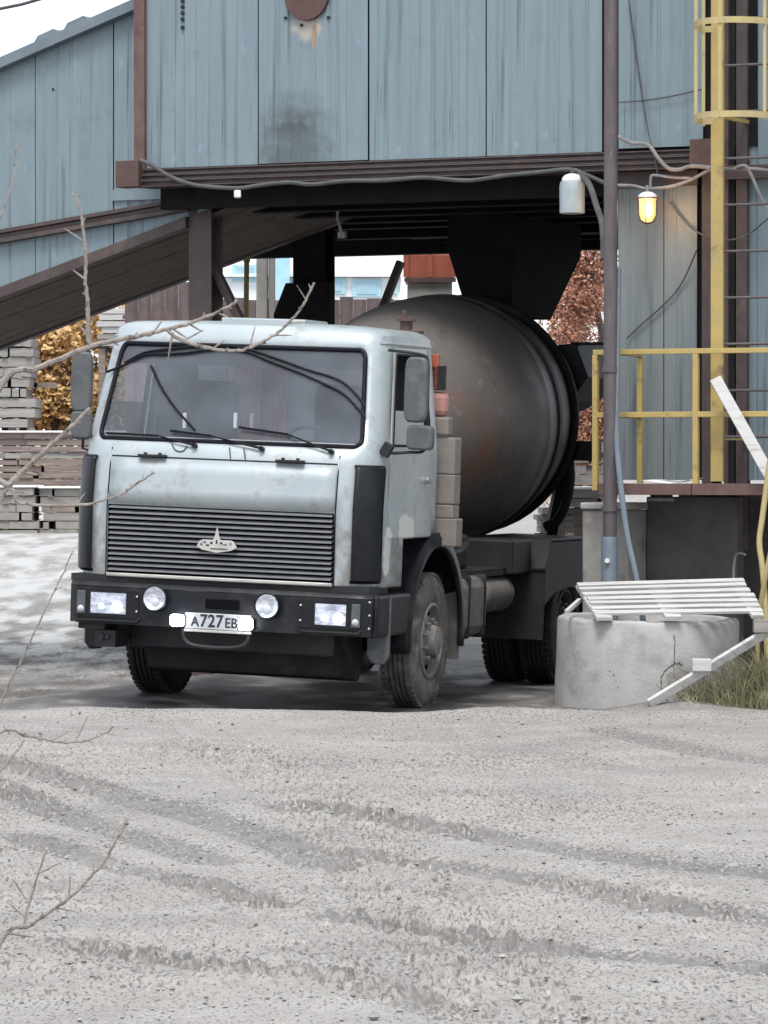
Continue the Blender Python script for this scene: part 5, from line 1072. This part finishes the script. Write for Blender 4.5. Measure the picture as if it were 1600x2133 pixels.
# brown sheet fence behind the hall
fo = gpt(560, 60); fe = empty('sheet_fence', fo); tag(fe, 'dark brown sheet metal fence behind the hall', 'fence')
zf1 = atD(600, 622, 60).z - fo.z
for k in range(22):
    px = 260 + k * 28; x = atD(px, 600, 60).x - fo.x; mb = MB(); mb.prism([(x, 0), (x + .05, -.03), (x + .13, -.03), (x + .18, 0), (x + .196, 0), (x + .196, .01), (x, .01)], lambda u, v, t: (u, v, t), -.2, zf1 + (.22 if k < 6 else 0) + random.uniform(-.03, .03)); mb.build('fence_sheet', 'fence_brown', fe)
for z in (.8, zf1 - .3): mb = MB(); mb.box((atD(255, 600, 60).x - fo.x, .015, z), (atD(880, 600, 60).x - fo.x, .06, z + .06)); mb.build('fence_rail', 'fence_brown', fe)
# far pale blue building
fo = gpt(660, 95); fb = empty('far_building', fo); tag(fb, 'far light blue building with white roof edge seen under the hall', 'building')
X = lambda px: atD(px, 600, 95).x - fo.x; Z = lambda py: atD(660, py, 95).z - fo.z
mb = MB(); mb.box((X(400), 0, -.2), (X(832), 9, Z(578))); mb.build('wall', 'far_white', fb)
mb = MB(); mb.box((X(560), -.3, -.2), (X(604), -.01, Z(534))); mb.build('wall', 'far_blue', fb)
mb = MB(); mb.box((X(395), -.2, Z(577)), (X(836), 9.2, Z(571))); mb.build('roof', 'far_white', fb)
for a, b, t_, u_ in ((484, 538, 552, 586), (682, 720, 578, 612), (734, 794, 582, 618), (812, 828, 580, 612), (610, 660, 580, 612)): mb = MB(); mb.box((X(a), -.06, Z(u_)), (X(b), -.005, Z(t_))); w_ = mb.build('window', 'far_blue', fb); mb = MB(); mb.box((X(a) + .1, -.08, Z(u_ - 5)), (X(b) - .1, -.065, Z(t_ + 5))); mb.build('pane', 'far_pane', w_)
mb = MB(); mb.box((X(484), .2, Z(575)), (X(545), 3, Z(548))); mb.build('roof_house', 'far_white', fb)
# light concrete column, yellow posts behind the hall
o = empty('concrete_column', gpt(553, 44)); tag(o, 'light grey concrete column standing behind the cab roof', 'column'); w = 38 / F * 44; mb = MB(); mb.box((-w / 2, 0, -.2), (w * .1, .35, 4.6)).box((w * .1 + .01, .05, -.2), (w / 2, .35, 4.6)); mb.build('shaft', 'conc_mid', o, bevel=.02); mb = MB(); mb.box((-w / 2 - .05, -.05, 4.61), (w / 2 + .05, .4, 4.75)); mb.build('head', 'conc_mid', o)
for p0, p1, lab in (((444, 566), (446, 700), 'pale yellow post beside the brown hall post'), ((514, 540), (506, 700), 'yellow post leaning left of the concrete column')):
    b = atD(*p0, 41); g = gpt(p1[0], 41); o = empty('yellow_post', g); tag(o, lab, 'post', 'yellow posts behind the hall'); mb = MB(); mb.bar((0, 0, -.1), b - g, .07, .05); mb.build('shaft', 'yellow_pale', o, bevel=.005); mb = MB(); mb.cyl(b - g - Vector((0, 0, .03)), b - g + Vector((0, 0, .03)), .035, n=10); mb.build('cap', 'yellow_pale', o)
# red bunker behind the drum
a = atD(846, 528, 45); b = atD(946, 582, 45); c = atD(946, 640, 45); o = empty('red_bunker', (a.x, 45, gz(a.x, 45))); tag(o, 'weathered red steel bunker seen above the drum', 'bunker'); g = o.location.z; w = b.x - a.x
mb = MB(); mb.box((0, 0, b.z - g), (w, 1.4, a.z - g)); mb.build('hopper_box', 'red_old', o, bevel=.02); mb = MB(); mb.box((.02, .03, c.z - g), (w - .02, 1.37, b.z - g - .01)); mb.build('lower_skirt', 'conc_mid', o)
mb = MB(); mb.box((-.02, -.02, b.z - g - .03), (w + .02, -.004, b.z - g + .02)); mb.build('rim', 'rust_plate', o)
for u in (0, w * .5, w): mb = MB(); mb.box((u - .03, -.02, b.z - g + .025), (u + .03, -.004, a.z - g)); mb.build('stiffener', 'red_old', o)
for u in (.05, w - .15):
    for v in (.05, 1.25): mb = MB(); mb.box((u, v, -.1), (u + .1, v + .1, c.z - g - .005)); mb.build('leg', 'rust_plate', o)

# ------------------------------------------------------------------ bare twigs of shrubs near the camera
def shrub(name, base, D, branches, label):
    s = empty(name, base); tag(s, label, 'shrub', 'bare shrubs near the camera')
    mb = MB(); crown = Vector((base[0] + .05, base[1], 1.0)); mb.tube(smoothpts([(0, 0, -.1), (.02, .02, .4), (.03, 0, 1.0), (.0, .03, 1.9)], 5), [.03 - .0009 * i for i in range(16)], 10); mb.build('stem', 'bark', s, True)
    for pts, r0, r1, root in branches:
        P = [atD(px, py, D + dz) for px, py, dz in [(q + (0,))[:3] for q in pts]]
        if root is not None: P = [Vector(base) + Vector((.02, 0, root))] + P
        P = smoothpts(P, 6); rs = random.Random(len(P)); nP = len(P); P = [p_ - Vector(base) + Vector((rs.gauss(0, .0009), 0, rs.gauss(0, .0009))) for p_ in P]
        rad = [.85 * (r0 + (r1 * .7 - r0) * i / (nP - 1)) * (1 + .25 * (rs.random() < .15)) for i in range(nP)]
        mb = MB(); mb.tube(P, rad, 7)
        for i in range(3, nP - 1, 4):       # buds and short spurs
            t = (P[i + 1] - P[i]).normalized(); sd_ = Vector((-t.z, 0, t.x)) * (1 if rs.random() < .5 else -1); ln = rs.choice((.012, .016, .05)) * rs.uniform(.7, 1.3)
            e_ = P[i] + (t * .7 + sd_ * .8) * ln; mb.tube([P[i], P[i].lerp(e_, .6), e_], [rad[i] * .6, rad[i] * .55, rad[i] * .2], 5)
        mb.build('branch', 'bark', s, True)
b1 = atD(-170, 1500, 11.0); b1.z = gz(b1.x, b1.y)
shrub('bare_shrub', tuple(b1), 11.0, [
    ([(0, 805), (70, 770), (130, 745), (200, 718), (270, 703), (330, 690), (385, 676), (430, 660), (470, 642), (496, 626)], .011, .006, 1.7),
    ([(345, 686), (375, 706), (420, 722), (465, 730), (500, 730), (540, 716), (580, 692), (620, 652), (640, 620), (655, 588)], .0065, .005, None),
    ([(186, 722), (184, 680), (183, 640), (178, 590), (179, 540), (172, 470), (165, 430), (152, 402)], .0085, .004, None),
    ([(-30, 1045), (20, 1008), (70, 960), (115, 920), (150, 888), (188, 850)], .012, .009, 1.2),
    ([(0, 1043), (40, 1047), (90, 1053), (170, 1052), (215, 1042), (255, 1028), (290, 1004), (322, 984)], .006, .0045, 1.25),
    ([(10, 1445), (40, 1385), (70, 1320), (100, 1258), (128, 1200), (152, 1148)], .004, .003, .7),
    ([(20, 400), (28, 340), (36, 295)], .003, .002, 2.0)], 'tall bare shrub at the left edge, its pale twigs crossing the cab')
b2 = atD(-160, 1900, 9.0); b2.z = gz(b2.x, b2.y)
shrub('bare_shrub', tuple(b2), 9.0, [
    ([(0, 1525), (55, 1533), (100, 1541), (135, 1547), (175, 1543), (205, 1534), (238, 1514)], .0045, .003, 1.2),
    ([(0, 1606), (25, 1575), (52, 1540)], .004, .003, 1.1),
    ([(0, 1963), (60, 1928), (110, 1895), (150, 1865), (190, 1825), (220, 1790), (245, 1745), (267, 1708)], .006, .004, .55),
    ([(47, 1934), (58, 1890), (72, 1845), (86, 1800), (98, 1772)], .004, .0025, None)], 'low bare shrub at the lower left, twigs against the mud')
